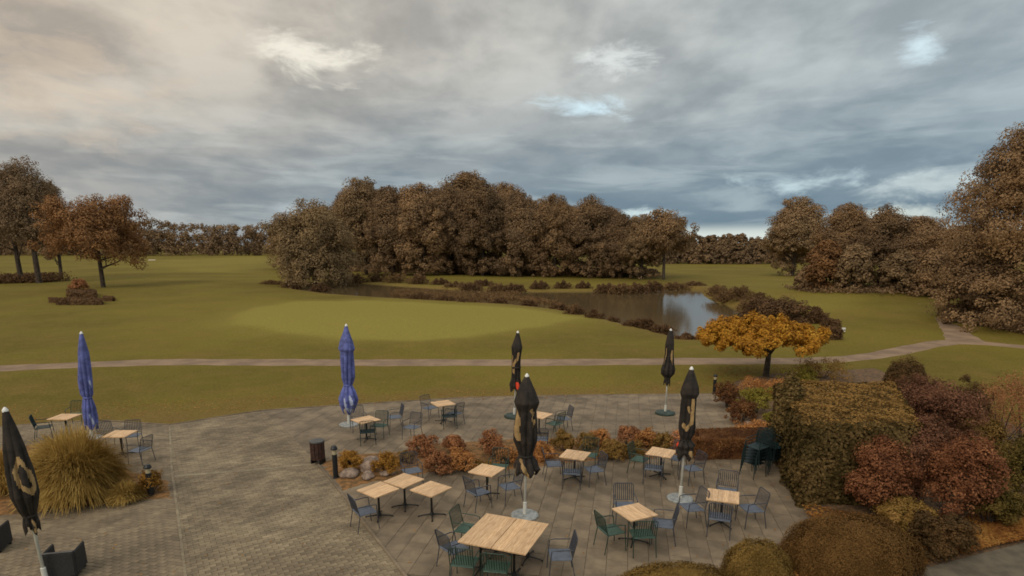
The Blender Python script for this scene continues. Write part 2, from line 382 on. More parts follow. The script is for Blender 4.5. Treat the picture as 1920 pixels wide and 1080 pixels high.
def hfun(x, y):
    x = np.asarray(x, float); y = np.asarray(y, float)
    far = sstep(30, 60, y)
    h = -0.02 + far * (0.25 * np.sin(x * 0.05 + 1.0) * np.sin(y * 0.045) + 0.12 * np.sin(x * 0.11 + y * 0.07))
    pd = sdist(x, y, POND)
    h = h * sstep(14, 3, pd + 3) if False else np.where(pd > -12, h * sstep(0, 12, -pd), h)
    h = h - 1.5 * sstep(-0.8, 2.5, pd)
    gx, gy = xy(1660, 560); h = h + 1.7 * np.exp(-(((x - gx) / 22) ** 2 + ((y - gy) / 20) ** 2))
    gx, gy = xy(760, 598); h = h + 0.35 * np.exp(-(((x - gx) / 16) ** 2 + ((y - gy) / 9) ** 2)) * sstep(0, 4, -pd)
    gx, gy = xy(400, 492); h = h + 1.0 * np.exp(-(((x - gx) / 70) ** 2 + ((y - gy) / 60) ** 2))
    h = h + sstep(300, 900, y) * 3.0
    return h
def hz(x, y): return float(hfun(np.array([x]), np.array([y]))[0])
def ground(px, py):
    d = ray(px, py); t0 = 5.0; t = t0; step = 0.5; prev = t0
    if d.z > -0.002: d = Vector((d.x, d.y, -0.002))
    ts = np.concatenate([np.arange(5, 200, 0.4), np.arange(200, 1500, 4)]); xs = d.x * ts; ys = d.y * ts; zs = CAM_H + d.z * ts
    k = np.nonzero(zs < hfun(xs, ys))[0]
    t = ts[k[0]] if len(k) else ts[-1]
    lo, hi = t - 4, t
    for _ in range(20):
        m = (lo + hi) / 2
        if CAM_H + d.z * m < hz(d.x * m, d.y * m): hi = m
        else: lo = m
    return Vector((d.x * hi, d.y * hi, hz(d.x * hi, d.y * hi)))
def gnoise(x, y, s):  # cheap value wobble
    return np.sin(x * s + 1.3) * np.cos(y * s * 1.17 + 0.4) + 0.5 * np.sin(x * s * 2.3 + y * s * 1.9)
ys = np.concatenate([np.arange(-30, 27, 3.0), np.arange(27, 140, 0.6), np.arange(140, 500, 5), np.geomspace(500, 7000, 24)])
xp = np.concatenate([np.arange(0, 90, 0.8), np.arange(90, 260, 4), np.geomspace(260, 5000, 20)])
xs = np.concatenate([-xp[:0:-1], xp])
GX, GY = np.meshgrid(xs, ys); GZ = hfun(GX.ravel(), GY.ravel()).reshape(GX.shape)
ny, nx = GX.shape
idx = np.arange(ny * nx).reshape(ny, nx)
F = np.stack([idx[:-1, :-1], idx[:-1, 1:], idx[1:, 1:], idx[1:, :-1]], -1).reshape(-1, 4)
me = np_mesh('lawn', np.stack([GX.ravel(), GY.ravel(), GZ.ravel()], 1), F, 4)
wob = gnoise(GX, GY, 0.5) * 0.25
mown = .30 * sstep(-4.5, 0.5, sdist(GX, GY, GREEN) + wob * 3) + .68 * sstep(-0.6, 1.0, sdist(GX, GY, GREEN) + wob * 1.5)
TEE = [xy(*p) for p in [(1470, 575), (1600, 560), (1640, 566), (1560, 590), (1490, 590)]]
mown = np.maximum(mown, 0.35 * sstep(-3, 2, sdist(GX, GY, TEE)))
FAIR = [xy(*p) for p in [(250, 500), (330, 487), (500, 480), (520, 492), (470, 510), (360, 512)]]
mown = np.maximum(mown, 0.45 * sstep(-6, 8, sdist(GX, GY, FAIR)))
apron = sstep(-4, 0.0, sdist(GX, GY, GREEN)) * 0.12
mown = np.maximum(mown, apron)
TERR_ALL = [xy(*p) for p in [(-100, 800), (200, 788), (490, 770), (870, 746), (1340, 739), (1400, 800), (1500, 1100), (-200, 1100)]]
td = -sdist(GX, GY, TERR_ALL)
worn = sstep(3.2, 0.2, td + wob * 2) * 0.75
pd_ = -sdist(GX, GY, POND); worn = np.maximum(worn, sstep(2.5, 0.3, pd_) * 0.6)
for nm, A in (('mown', mown), ('worn', worn)):
    at_ = me.attributes.new(nm, 'FLOAT', 'POINT'); at_.data.foreach_set('value', A.ravel().astype(np.float32))
tag(link('lawn', me, M['lawn'], smooth=True), kind='structure')

def sheet(name, poly, z, mat, kind='structure', label=None):
    bm = bmesh.new(); vs = [bm.verts.new((p[0], p[1], z)) for p in poly]; f = bm.faces.new(vs); f.normal_update()
    if f.normal.z < 0: f.normal_flip()
    bmesh.ops.triangulate(bm, faces=bm.faces[:])
    me = bpy.data.meshes.new(name); bm.to_mesh(me); bm.free()
    return tag(link(name, me, mat), kind=kind)
wp = np.array(POND); wc = wp.mean(0)
sheet('pond_water', [tuple(wc + (p - wc) * 1.03) for p in wp], WZ, M['water'])

# gravel path across the lawn: a draped ribbon
def ribbon(name, pts, mat, dz=0.02, n=90):
    P = np.array(pts, float); L = np.concatenate([[0], np.cumsum(np.hypot(*np.diff(P[:, :2], axis=0).T))])
    t = np.linspace(0, L[-1], n)
    def sm(c):
        v = np.interp(t, L, c); k = np.ones(5) / 5; e = np.pad(v, 2, mode='edge'); return np.convolve(e, k, 'valid')
    cx, cy, wd = sm(P[:, 0]), sm(P[:, 1]), sm(P[:, 2])
    tx, ty = np.gradient(cx), np.gradient(cy); l = np.hypot(tx, ty); nxn, nyn = -ty / l, tx / l
    V = []; K = 7
    for i in range(n):
        for k in range(K):
            s = (k / (K - 1) - 0.5) * wd[i] * (1 + 0.06 * math.sin(i * 1.7) + 0.05 * math.sin(i * 0.63 + k))
            x, y = cx[i] + nxn[i] * s, cy[i] + nyn[i] * s
            V.append((x, y, hz(x, y) + dz - (0.03 if k in (0, K - 1) else 0)))
    ii = np.arange(n * K).reshape(n, K)
    Fq = np.stack([ii[:-1, :-1], ii[:-1, 1:], ii[1:, 1:], ii[1:, :-1]], -1).reshape(-1, 4)[:, ::-1]
    me = np_mesh(name, V, Fq, 4)
    return tag(link(name, me, mat), kind='structure')
def prow(lst):
    out = []
    for x, y, wpx in lst:
        p = at(x, y); out.append((p.x, p.y, 2.25 if x < 1500 else 1.8 if x != 1800 else 2.3))
    return out
ribbon('gravel_path', prow([(-120, 694, 12), (0, 690, 12), (150, 683, 12), (300, 678, 13), (480, 679, 14), (650, 680, 14), (800, 680, 15), (960, 680, 15), (1130, 679, 13), (1300, 677, 12), (1450, 677, 11), (1560, 675, 12),
                        (1630, 669, 12), (1700, 656, 14), (1750, 646, 15), (1800, 641, 16), (1860, 647, 13), (1920, 652, 10), (2000, 658, 10)]), M['gravel'])
p = [at(1812, 643), at(1797, 631), at(1784, 620), at(1770, 611), at(1756, 604)]
ribbon('side_path', [(q.x, q.y, wd) for q, wd in zip(p, (2.4, 2.0, 1.6, 1.1, .3))], M['gravel'], dz=0.028, n=24)

# ------------------------------------------------------------------ terraces
def clip(poly, conv):
    out = list(poly)
    for i in range(len(conv)):
        a, b = conv[i], conv[(i + 1) % len(conv)]; inp, out = out, []
        if not inp: return []
        def side(p): return (b[0] - a[0]) * (p[1] - a[1]) - (b[1] - a[1]) * (p[0] - a[0])
        for j in range(len(inp)):
            p, q = inp[j - 1], inp[j]; sp, sq = side(p), side(q)
            if sq >= 0:
                if sp < 0: t = sp / (sp - sq); out.append((p[0] + (q[0] - p[0]) * t, p[1] + (q[1] - p[1]) * t))
                out.append(q)
            elif sp >= 0: t = sp / (sp - sq); out.append((p[0] + (q[0] - p[0]) * t, p[1] + (q[1] - p[1]) * t))
    return out
def area(p): return 0.5 * sum(p[i - 1][0] * p[i][1] - p[i][0] * p[i - 1][1] for i in range(len(p)))
def ccw(p): return p if area(p) > 0 else p[::-1]
TERR = ccw([xy(*p) for p in [(492, 770), (600, 763), (720, 755), (870, 746), (1000, 742), (1100, 741), (1220, 739), (1340, 739), (1362, 758), (1392, 790), (1450, 845), (1480, 890), (1500, 935), (1530, 985), (1500, 1100), (775, 1100), (686, 985), (640, 925), (597, 872), (545, 815)]])
PATH = ccw([xy(*p) for p in [(318, 797), (400, 784), (492, 770), (545, 815), (597, 872), (640, 925), (686, 985), (775, 1100), (350, 1100), (338, 1000), (322, 880)]])
LEFT = ccw([xy(*p) for p in [(-120, 812), (0, 800), (100, 792), (200, 790), (318, 797), (322, 880), (338, 1000), (350, 1100), (-120, 1100)]])
def pave(name, poly, ang, L, W, mat, thick, piece, stagger, gap=0.008, herr=False):
    sheet(name, poly, -0.012, M['joint'])
    base = bpy.data.objects[name]
    ca, sa = math.cos(ang), math.sin(ang)
    A = np.array(poly); U = A @ np.array([[ca, -sa], [sa, ca]])
    u0, v0 = U.min(0); u1, v1 = U.max(0); rects = []
    ni, nj = int((u1 - u0) / W) + 2, int((v1 - v0) / L) + 3
    cells = []
    for i in range(ni):
        for j in range(-1, nj):
            cells.append((u0 + i * W, v0 + j * L + stagger * L * (i % 2), W, L))
    for (u, v, a, b) in cells:
        g = gap / 2
        q = [(u + g, v + g), (u + a - g, v + g), (u + a - g, v + b - g), (u + g, v + b - g)]
        q = [(x * ca - y * sa, x * sa + y * ca) for x, y in q]
        cx, cy = sum(p[0] for p in q) / 4, sum(p[1] for p in q) / 4
        d = sdist(np.array([cx]), np.array([cy]), poly)[0]
        if d < -max(L, W): continue
        full = d > max(L, W)
        # outside the picture?
        if cy < 8: continue
        rects.append((cy * cy + cx * cx, q, (cx, cy), full))
    rects.sort(key=lambda r: r[0])
    # visible ones first
    def vis(c):
        dep = c[1] * math.cos(PITCH) + CAM_H * math.sin(PITCH); x = 960 + FPX * c[0] / dep
        y = CYP - FPX * (c[1] * math.sin(PITCH) - CAM_H * math.cos(PITCH)) / dep
        return -10 < x < 1930 and y < 1090
    rects = [r for r in rects if vis(r[2])]
    bm = MB(); hx, hy = W / 2 - gap / 2, L / 2 - gap / 2
    c_ = 0.004
    vs = [(-hx, -hy, -thick), (hx, -hy, -thick), (hx, hy, -thick), (-hx, hy, -thick), (-hx, -hy, -c_), (hx, -hy, -c_), (hx, hy, -c_), (-hx, hy, -c_),
          (-hx + c_, -hy + c_, 0), (hx - c_, -hy + c_, 0), (hx - c_, hy - c_, 0), (-hx + c_, hy - c_, 0)]
    bm.v = vs; bm.f = [(0, 1, 5, 4), (1, 2, 6, 5), (2, 3, 7, 6), (3, 0, 4, 7), (4, 5, 9, 8), (5, 6, 10, 9), (6, 7, 11, 10), (7, 4, 8, 11), (8, 9, 10, 11)]
    sm = bm.mesh(piece); sm.materials.append(mat)
    rest = MB(); n = 0
    for _, q, c, full in rects:
        zj = random.uniform(-0.003, 0.002)
        if n < 300:
            if full:
                o = bpy.data.objects.new(piece, sm); COL.objects.link(o); o.parent = base
                o.location = (c[0], c[1], zj); o.rotation_euler = (random.uniform(-.003, .003), random.uniform(-.003, .003), ang)
                n += 1
            else:
                cp = clip(poly, ccw(q))
                if len(cp) < 3 or abs(area(cp)) < 0.002: continue
                o = MB().prism(ccw(cp), -thick, zj).build(piece, mat, base); n += 1
        else:
            if full: rest.prism(ccw(q), -thick, zj)
            else:
                cp = clip(poly, ccw(q))
                if len(cp) < 3 or abs(area(cp)) < 0.002: continue
                rest.prism(ccw(cp), -thick, zj)
    if rest.f: tag(rest.build('distant_' + piece + 's', mat, base), kind='stuff')
    return base
pave('terrace', TERR, R(-10.5), 0.92, 0.46, M['slab'], 0.011, 'slab', 0.5, 0.010)
pave('forecourt', PATH, R(31) + PI / 2, 0.24, 0.12, M['paver'], 0.011, 'paver', 0.5, 0.009)
pave('left_terrace', LEFT, R(31 + 45), 0.24, 0.12, M['paver_l'], 0.011, 'paver', 0.5, 0.009)
# kerbs: along both edges of the forecourt and across it
def kerb(name, pts, wd, h, seg=1.0, mat='kerb', z0=-0.02):
    root = empty(name, (0, 0, 0)); tag(root, kind='structure')
    P = [Vector((*xy(*p), 0)) for p in pts]
    for a, b in zip(P[:-1], P[1:]):
        L = (b - a).length; n = max(1, round(L / seg)); d = (b - a) / n; ang = math.atan2(d.y, d.x)
        for k in range(n):
            c = a + d * (k + 0.5)
            MB().box((c.x, c.y, (h + z0) / 2), (d.length - 0.012, wd, h - z0), ang).build('kerb_stone', M[mat], root)
kerb('left_kerb', [(318, 797), (322, 880), (338, 1000), (350, 1100)], 0.06, 0.006)
kerb('right_kerb', [(597, 872), (640, 925), (686, 985), (775, 1100)], 0.06, 0.03, mat='slab')
kerb('cross_band', [(325, 893), (450, 883), (592, 870)], 0.16, 0.006, 0.4)
kerb('lawn_edging', [(-120, 812), (0, 800), (100, 791), (200, 788), (318, 796), (400, 783), (490, 769), (720, 754), (870, 745), (1100, 740), (1340, 738)], 0.07, 0.01, 1.0, mat='slab')

# beds
def bed(name, pts, mat, z=0.04, amp=0.05, label=None):
    poly = ccw([xy(*p) for p in pts]); A = np.array(poly); lo, hi = A.min(0), A.max(0)
    st_ = 0.14; gx = np.arange(lo[0], hi[0] + st_, st_); gy = np.arange(lo[1], hi[1] + st_, st_)
    X_, Y_ = np.meshgrid(gx, gy); d = sdist(X_, Y_, poly)
    rng = np.random.RandomState(3)
    Z_ = -0.03 + (z + 0.03) * sstep(-0.14, 0.35, d) + amp * 0.5 * gnoise(X_, Y_, 3.1) * sstep(0, 0.5, d) + rng.uniform(-.012, .012, X_.shape)
    n0, n1_ = X_.shape; ii = np.arange(n0 * n1_).reshape(n0, n1_)
    Fq = np.stack([ii[:-1, :-1], ii[:-1, 1:], ii[1:, 1:], ii[1:, :-1]], -1).reshape(-1, 4)
    keep = (d.ravel()[Fq] > -0.16).any(1)
    me = np_mesh(name, np.stack([X_.ravel(), Y_.ravel(), Z_.ravel()], 1), Fq[keep], 4)
    return tag(link(name, me, mat, smooth=True), kind='structure')
bed('planting_bed', [(597, 868), (640, 852), (760, 846), (800, 832), (900, 826), (1000, 820), (1130, 822), (1230, 820), (1310, 812), (1450, 806), (1470, 850), (1310, 856), (1190, 862), (1100, 866), (980, 880), (830, 884), (700, 905), (640, 922)], M['soil_o'])
bed('grass_bed', [(-60, 850), (100, 826), (200, 838), (240, 880), (318, 900), (326, 935), (200, 945), (60, 962), (-60, 975)], M['soil_o'])
bed('shrub_bed', [(1340, 737), (1380, 715), (1450, 700), (1640, 690), (1760, 740), (1960, 820), (2100, 900), (2100, 960), (1925, 1018), (1840, 1040), (1745, 1065), (1650, 1090), (1500, 1120), (1330, 1120), (1420, 1040), (1520, 975), (1500, 935), (1480, 890), (1450, 845), (1392, 790)], M['soil'])
sheet('driveway', [xy(*p) for p in [(1600, 1085), (1750, 1062), (1850, 1036), (1990, 1000), (2300, 950), (2300, 1300), (1500, 1300), (1480, 1110)]], 0.012, M['asphalt'])

# ------------------------------------------------------------------ foliage tools
def unit(rng, n):
    v = rng.normal(size=(n, 3)); return v / np.linalg.norm(v, axis=1, keepdims=True)
def leafmesh(name, P, Nn, size, rng, aspect=0.62, svar=0.45):
    n = len(P); Nn = Nn / np.maximum(np.linalg.norm(Nn, axis=1, keepdims=True), 1e-6)
    t = unit(rng, n); t -= Nn * (t * Nn).sum(1, keepdims=True); t /= np.maximum(np.linalg.norm(t, axis=1, keepdims=True), 1e-6)
    b = np.cross(Nn, t); s = size * (1 + svar * rng.uniform(-1, 1, n))[:, None]
    fold = Nn * s * 0.12
    V = np.stack([P - t * s * .5, P + b * s * .5 * aspect + fold, P + t * s * .5, P - b * s * .5 * aspect + fold], 1).reshape(-1, 3)
    Fq = np.arange(4 * n).reshape(n, 4)
    return np_mesh(name, V, Fq, 4)
def lobes_pts(rng, n, lobes, clumps=14, cr=0.36, up=0.45):
    """leaf points in clumps scattered over the surface of each lobe (c, rx, ry, rz)"""
    L = np.array([(*c, *r) for c, r in lobes]); wt = (L[:, 3] * L[:, 5]); wt /= wt.sum()
    C = []; CR = []; D = []
    for l, wgt in zip(L, wt):
        k = max(6, int(clumps * len(L) * wgt))
        u = unit(rng, k); u[:, 2] = np.where(u[:, 2] < -0.55, -u[:, 2], u[:, 2])
        rr = rng.uniform(0.55, 0.98, (k, 1))
        C.append(l[:3] + u * l[3:] * rr); D.append(u); CR.append(np.full(k, (l[3] * l[4] * l[5]) ** (1 / 3) * cr) * rng.uniform(.65, 1.25, k))
    C = np.concatenate(C); D = np.concatenate(D); CR = np.concatenate(CR)
    p = CR ** 2; p /= p.sum(); i = rng.choice(len(C), n, p=p)
    u = unit(rng, n); r = rng.uniform(0.25, 1, (n, 1)) ** 0.5
    P = C[i] + u * r * CR[i][:, None] * np.array([1.05, 1.05, 0.95])
    Nn = u * 0.9 + D[i] * 0.4 + np.array([0, 0, up]) + unit(rng, n) * 0.55
    return P, Nn
def crown_lobes(rng, w_, h_, z0, k=10, spread=0.62, lr=0.46, top=1.0, skirt=0):
    """a crown: ellipsoid of half width w_, height h_ starting at z0"""
    out = [((0, 0, z0 + h_ * .5), (w_ * .78, w_ * .78, h_ * .46))]
    for i in range(k):
        a = 2 * PI * i / k * 1.618 * 2 + rng.uniform(-.4, .4); zf = rng.uniform(0.12, 0.92)
        rad = spread * w_ * max(0.05, 1 - abs(2 * zf - 0.8) ** 2.6) ** .5 * rng.uniform(.8, 1.1)
        s = lr * w_ * rng.uniform(.75, 1.2) * (1.0 if zf < .7 else top)
        out.append(((rad * math.cos(a), rad * math.sin(a), z0 + h_ * (0.08 + zf * .8)), (s, s, s * rng.uniform(.85, 1.2) * min(1.2, h_ / (1.6 * w_) + .3))))
    for i in range(skirt):
        a = 2 * PI * i / skirt + rng.uniform(-.4, .4); rad = w_ * rng.uniform(.35, .66); s = w_ * rng.uniform(.3, .42)
        out.append(((rad * math.cos(a), rad * math.sin(a), z0 + s * .55), (s, s, s * 1.1)))
    out.append(((rng.uniform(-.15, .15) * w_, 0, z0 + h_ * .86), (w_ * .4, w_ * .4, h_ * .16)))
    return out
def trunk_mb(rng, r, hgt, lobes, limbs=7, sides=8, fork=0.5, bend=0.03):
    mb = MB(); b1 = rng.uniform(-bend, bend) * hgt; b2 = rng.uniform(-bend, bend) * hgt
    pts = [(0, 0, -0.3), (0, 0, 0.0), (b1 * .4, b2 * .3, hgt * .3), (b1, b2, hgt * .62), (b1 * 1.2, b2 * .6, hgt * .92)]
    mb.tube(pts, [r * 1.45, r * 1.2, r, r * .7, r * .2], sides)
    idx = list(range(1, len(lobes))); rng.shuffle(idx)
    for i in idx[:limbs]:
        c, rr = lobes[i]; z = max(hgt * .18, min(c[2] - 0.15 * hgt, hgt * .6)) * rng.uniform(.85, 1.05)
        s = Vector((b1 * z / hgt, b2 * z / hgt, z)); e = Vector(c); m_ = s.lerp(e, .5) + Vector((0, 0, -0.06 * hgt)) * rng.uniform(0, 1) + Vector((rng.uniform(-.03, .03) * hgt, rng.uniform(-.03, .03) * hgt, 0))
        mb.tube([s, m_, e], [r * .5, r * .33, r * .1], 6)
        for q in range(3):
            u = Vector(unit(rng, 1)[0]); u.z = abs(u.z) * .7
            mb.tube([m_.lerp(e, .4 + .2 * q), m_.lerp(e, .5 + .2 * q) + u * rr[0] * .4, e + u * rr[0] * .8], [r * .16, r * .1, r * .04], 4, False)
    return mb
def tree(name, label, cat, loc, half_w, height, mat, seed, n=22000, leaf=0.36, z0f=0.14, trunk_r=0.35, group=None, k=11, clumps=14, cr=0.36, limbs=7, proto=None, rz=0.0, spread=0.62, lr=0.46, top=1.0, bend=.03, skirt=0):
    rng = np.random.RandomState(seed)
    root = empty(name, loc, rz); tag(root, label, cat, group)
    if proto is None:
        lb = crown_lobes(rng, half_w, height * (1 - z0f), height * z0f, k, spread, lr, top, skirt)
        # keep inside the stated outline
        P, Nn = lobes_pts(rng, n, lb, clumps, cr)
        zmax = np.percentile(P[:, 2], 99.7); P[:, 2] *= np.where(P[:, 2] > 0, height / zmax, 1)
        wmax = np.percentile(np.hypot(P[:, 0], P[:, 1]), 97); P[:, :2] *= half_w / wmax
        lb = [((c[0] * half_w / wmax, c[1] * half_w / wmax, c[2] * height / zmax), r_) for c, r_ in lb]
        cm = leafmesh('crown', P, Nn, leaf, rng); cm.materials.append(mat)
        tm = trunk_mb(rng, trunk_r, height * .92, lb, limbs, bend=bend).mesh('trunk'); tm.materials.append(M['bark'])
    else: cm, tm = proto
    link('trunk', tm, None, root); c = link('crown', cm, None, root)
    return root, (cm, tm)
ORD = ['first', 'second', 'third', 'fourth', 'fifth', 'sixth', 'seventh', 'eighth', 'ninth', 'tenth', 'eleventh', 'twelfth', 'thirteenth', 'fourteenth', 'fifteenth', 'sixteenth', 'seventeenth', 'eighteenth', 'nineteenth', 'twentieth', 'twenty-first', 'twenty-second', 'twenty-third', 'twenty-fourth', 'twenty-fifth', 'twenty-sixth', 'twenty-seventh', 'twenty-eighth']
def spec(px, py, top, hw):
    p = ground(px, py); h_ = ztop(p, top) - p.z; s_, c_ = math.sin(PITCH), math.cos(PITCH)
    d0 = p.y * c_ + (CAM_H - p.z) * s_; p.x *= (d0 - .6 * h_ * s_) / d0        # stand the middle of the crown over that column
    return p, hw * mpp(p), h_

# grove beyond the pond: prototypes with unit dimensions, scaled per tree
protos = []
for s_, (mt, kk, cl_, crr) in enumerate([('tree_a', 15, 26, .27), ('tree_c', 17, 24, .28), ('tree_b', 14, 28, .26), ('tree_a', 18, 22, .29), ('tree_c', 15, 26, .27)]):
    rng = np.random.RandomState(40 + s_)
    lb = crown_lobes(rng, 6.0, 17.6, 0.3, kk, .62, .42, skirt=[5, 7, 3, 7, 6][s_])
    P, Nn = lobes_pts(rng, 66000, lb, cl_, crr)
    P[:, 2] *= 18 / np.percentile(P[:, 2], 99.7); P[:, :2] *= 6.0 / np.percentile(np.hypot(P[:, 0], P[:, 1]), 97)
    cm = leafmesh('crown', P, Nn, 0.32, rng); cm.materials.append(M[mt])
    tm = trunk_mb(rng, .34, 16, lb, 7).mesh('trunk'); tm.materials.append(M['bark'])
    protos.append((cm, tm))
def ptree(px, py, top, hw, k, label, group, name='autumn_tree', mat=None):
    p, w_, h_ = spec(px, py, top, hw)
    w_ *= 1.12; root = empty(name, p, random.uniform(0, 6.28)); tag(root, label, 'tree', group)
    root.scale = (w_ / 6.0, w_ / 6.0, h_ / 18.0)
    link('trunk', protos[k][1], None, root); link('crown', protos[k][0], None, root)
    return root
grove = [(610, 505, 388, 46, 0), (655, 508, 362, 42, 0), (682, 515, 338, 50, 2), (708, 503, 362, 46, 3), (735, 516, 352, 46, 4), (762, 505, 358, 44, 1), (792, 516, 348, 48, 0), (822, 505, 356, 42, 3), (842, 515, 352, 46, 1), (872, 512, 326, 58, 3),
         (905, 517, 345, 46, 1), (940, 513, 347, 52, 0), (975, 518, 362, 44, 4), (1008, 512, 378, 40, 2), (1040, 519, 368, 42, 0), (1072, 513, 388, 36, 3), (1108, 520, 372, 46, 1), (1140, 515, 392, 36, 0), (1168, 521, 404, 38, 4), (1205, 523, 405, 38, 2)]
for i, (px, py, tp, hw, k) in enumerate(grove):
    extra = {2: ', above the gap', 9: ', tallest of all'}.get(i, '')
    ptree(px, py, tp, hw, k, f'{ORD[i]} brown tree from the left in the pond grove{extra}', 'grove trees behind the pond')
# free-standing tree at the right end of the grove
p, w_, h_ = spec(1248, 524, 394, 52)
tree('autumn_tree', 'brown tree with slim bare trunk at the right end of the pond grove', 'tree', p, w_, h_, M['tree_a'], 61, 20000, .36, .24, .28, limbs=8, rz=1.1)
# willowy pale shrub-tree at the left end, drooping to the water
p, w_, h_ = spec(585, 540, 378, 78)
tree('willow_tree', 'pale brown willow drooping low to the left end of the pond', 'tree', p, w_, h_, M['willow'], 72, 50000, .30, .0, .3, skirt=7, k=18, clumps=16, cr=.32, spread=.66, lr=.42, top=.6)
p, w_, h_ = spec(538, 505, 402, 34)
tree('autumn_tree', 'rust brown tree just left of the willow, reddish low on its left', 'tree', p, w_, h_, M['tree_a'], 73, 20000, .36, .0, .3, skirt=5)
# left trees
p, w_, h_ = spec(50, 531, 298, 56)
tree('poplar_tree', 'tall grey brown tree with airy crown and stout trunk at far left', 'tree', p, w_, h_, M['poplar'], 81, 30000, .28, .12, .42, k=20, clumps=22, cr=.25, lr=.38, spread=.66, bend=.01)
p, w_, h_ = spec(18, 530, 312, 58)
tree('poplar_tree', 'tall grey brown tree cut by the left photo border', 'tree', p, w_, h_, M['poplar'], 82, 30000, .28, .12, .38, k=20, clumps=22, cr=.25, lr=.38, spread=.66, bend=.01)
p, w_, h_ = spec(98, 522, 342, 30)
tree('poplar_tree', 'lower grey brown tree between the tall trees and the rusty oak', 'tree', p, w_, h_, M['poplar'], 83, 30000, .30, .06, .3, k=16, clumps=16, cr=.3)
p, w_, h_ = spec(179, 539, 368, 86)
tree('oak_tree', 'rusty orange oak with dark forked trunk alone on the left lawn', 'tree', p, w_, h_, M['oak'], 87, 38000, .28, .22, .30, k=18, clumps=18, cr=.27, limbs=12, lr=.36, spread=.66, bend=.0)
# right group
for i, (px, py, tp, hw, k, lab) in enumerate([
    (1494, 517, 373, 50, 2, 'broad brown domed tree at the left end of the right-hand wood'),
    (1582, 536, 385, 46, 0, 'narrow brown tree second along the right-hand wood, right of the broad dome'),
    (1657, 540, 390, 48, 1, 'pointed brown tree in the middle of the right-hand wood'),
    (1728, 542, 408, 52, 3, 'round brown tree just left of the giant tree on the right'),
    (1795, 550, 425, 50, 0, 'dark tree in shade under the left side of the giant tree')]):
    ptree(px, py, tp, hw, k, lab, 'trees of the right-hand wood')
for i, (px, py, tp, hw, lab) in enumerate([(1546, 545, 452, 30, 'low golden brown bushy tree before the two domed trees on the right'), (1602, 546, 458, 34, 'low bushy tree at the front edge of the right-hand wood'), (1520, 543, 500, 24, 'lowest brown bush at the left tip of the right-hand wood'), (1690, 548, 470, 34, 'low bushy tree before the pointed tree on the right'), (1755, 556, 470, 38, 'low bushy tree by the foot of the giant oak wood')]):
    p, w_, h_ = spec(px, py, tp, hw)
    tree('bushy_tree', lab, 'tree', p, w_, h_, M['oak' if i == 0 else 'tree_b' if i % 2 else 'tree_a'], 400 + i, 12000, .30, .0, .15, k=9, clumps=22, cr=.28, skirt=6, group='low trees of the right-hand wood')
p, w_, h_ = spec(1992, 612, 212, 185)
tree('giant_tree', 'huge brown oak filling the right border, by far the largest tree', 'tree', p, w_, h_, M['tree_a'], 93, 170000, .18, .0, .6, k=34, clumps=34, cr=.19, lr=.30, spread=.74, skirt=9)
p, w_, h_ = spec(1842, 606, 430, 62)
tree('autumn_tree', 'brown bushy tree bulging out at the left foot of the giant oak', 'tree', p, w_, h_, M['tree_c'], 94, 44000, .22, .0, .3, skirt=6, k=14, clumps=18, cr=.28)

# far woods: one mass each
def wood(name, x0, x1, yb, ytops, n, seed, leaf):
    rng = np.random.RandomState(seed); lobes = []
    for px in np.arange(x0, x1, 9):
        for row in range(2):
            p = ground(px + rng.uniform(-5, 5), yb - row * 2.5); tp = np.interp(px, *zip(*ytops)) + rng.uniform(-2, 6) - row * 1
            h_ = ztop(p, tp) - p.z; r_ = rng.uniform(7, 12) * mpp(p)
            lobes.append(((p.x, p.y, p.z + h_ - r_ * .9), (r_, r_, r_ * .95)))
            lobes.append(((p.x + rng.uniform(-3, 3), p.y - 2, p.z + h_ * .38), (r_ * 1.1, r_, h_ * .42))); lobes.append(((p.x + rng.uniform(-3, 3), p.y - 4, p.z + h_ * .12), (r_ * 1.2, r_, h_ * .26)))
    P, Nn = lobes_pts(rng, n, lobes, 9, .42)
    me = leafmesh(name, P, Nn, leaf, rng); me.materials.append(M['far'])
    return tag(link(name, me), 'brown autumn wood in the far distance, ' + ('left of the pond grove' if seed == 1 else 'between the grove and the right-hand wood' if seed == 2 else 'closing the gaps behind the nearer trees'), 'wood', kind='stuff')
wood('distant_wood', -80, 560, 479, [(-80, 410), (200, 412), (262, 415), (285, 410), (350, 418), (430, 422), (520, 418), (560, 414)], 90000, 1, 1.2)
wood('distant_wood', 1255, 1480, 494, [(1255, 440), (1330, 444), (1388, 440), (1400, 448), (1480, 446)], 40000, 2, 1.0)
wood('distant_wood', 1480, 2040, 492, [(1480, 440), (1700, 430), (2040, 430)], 22000, 3, 1.2)

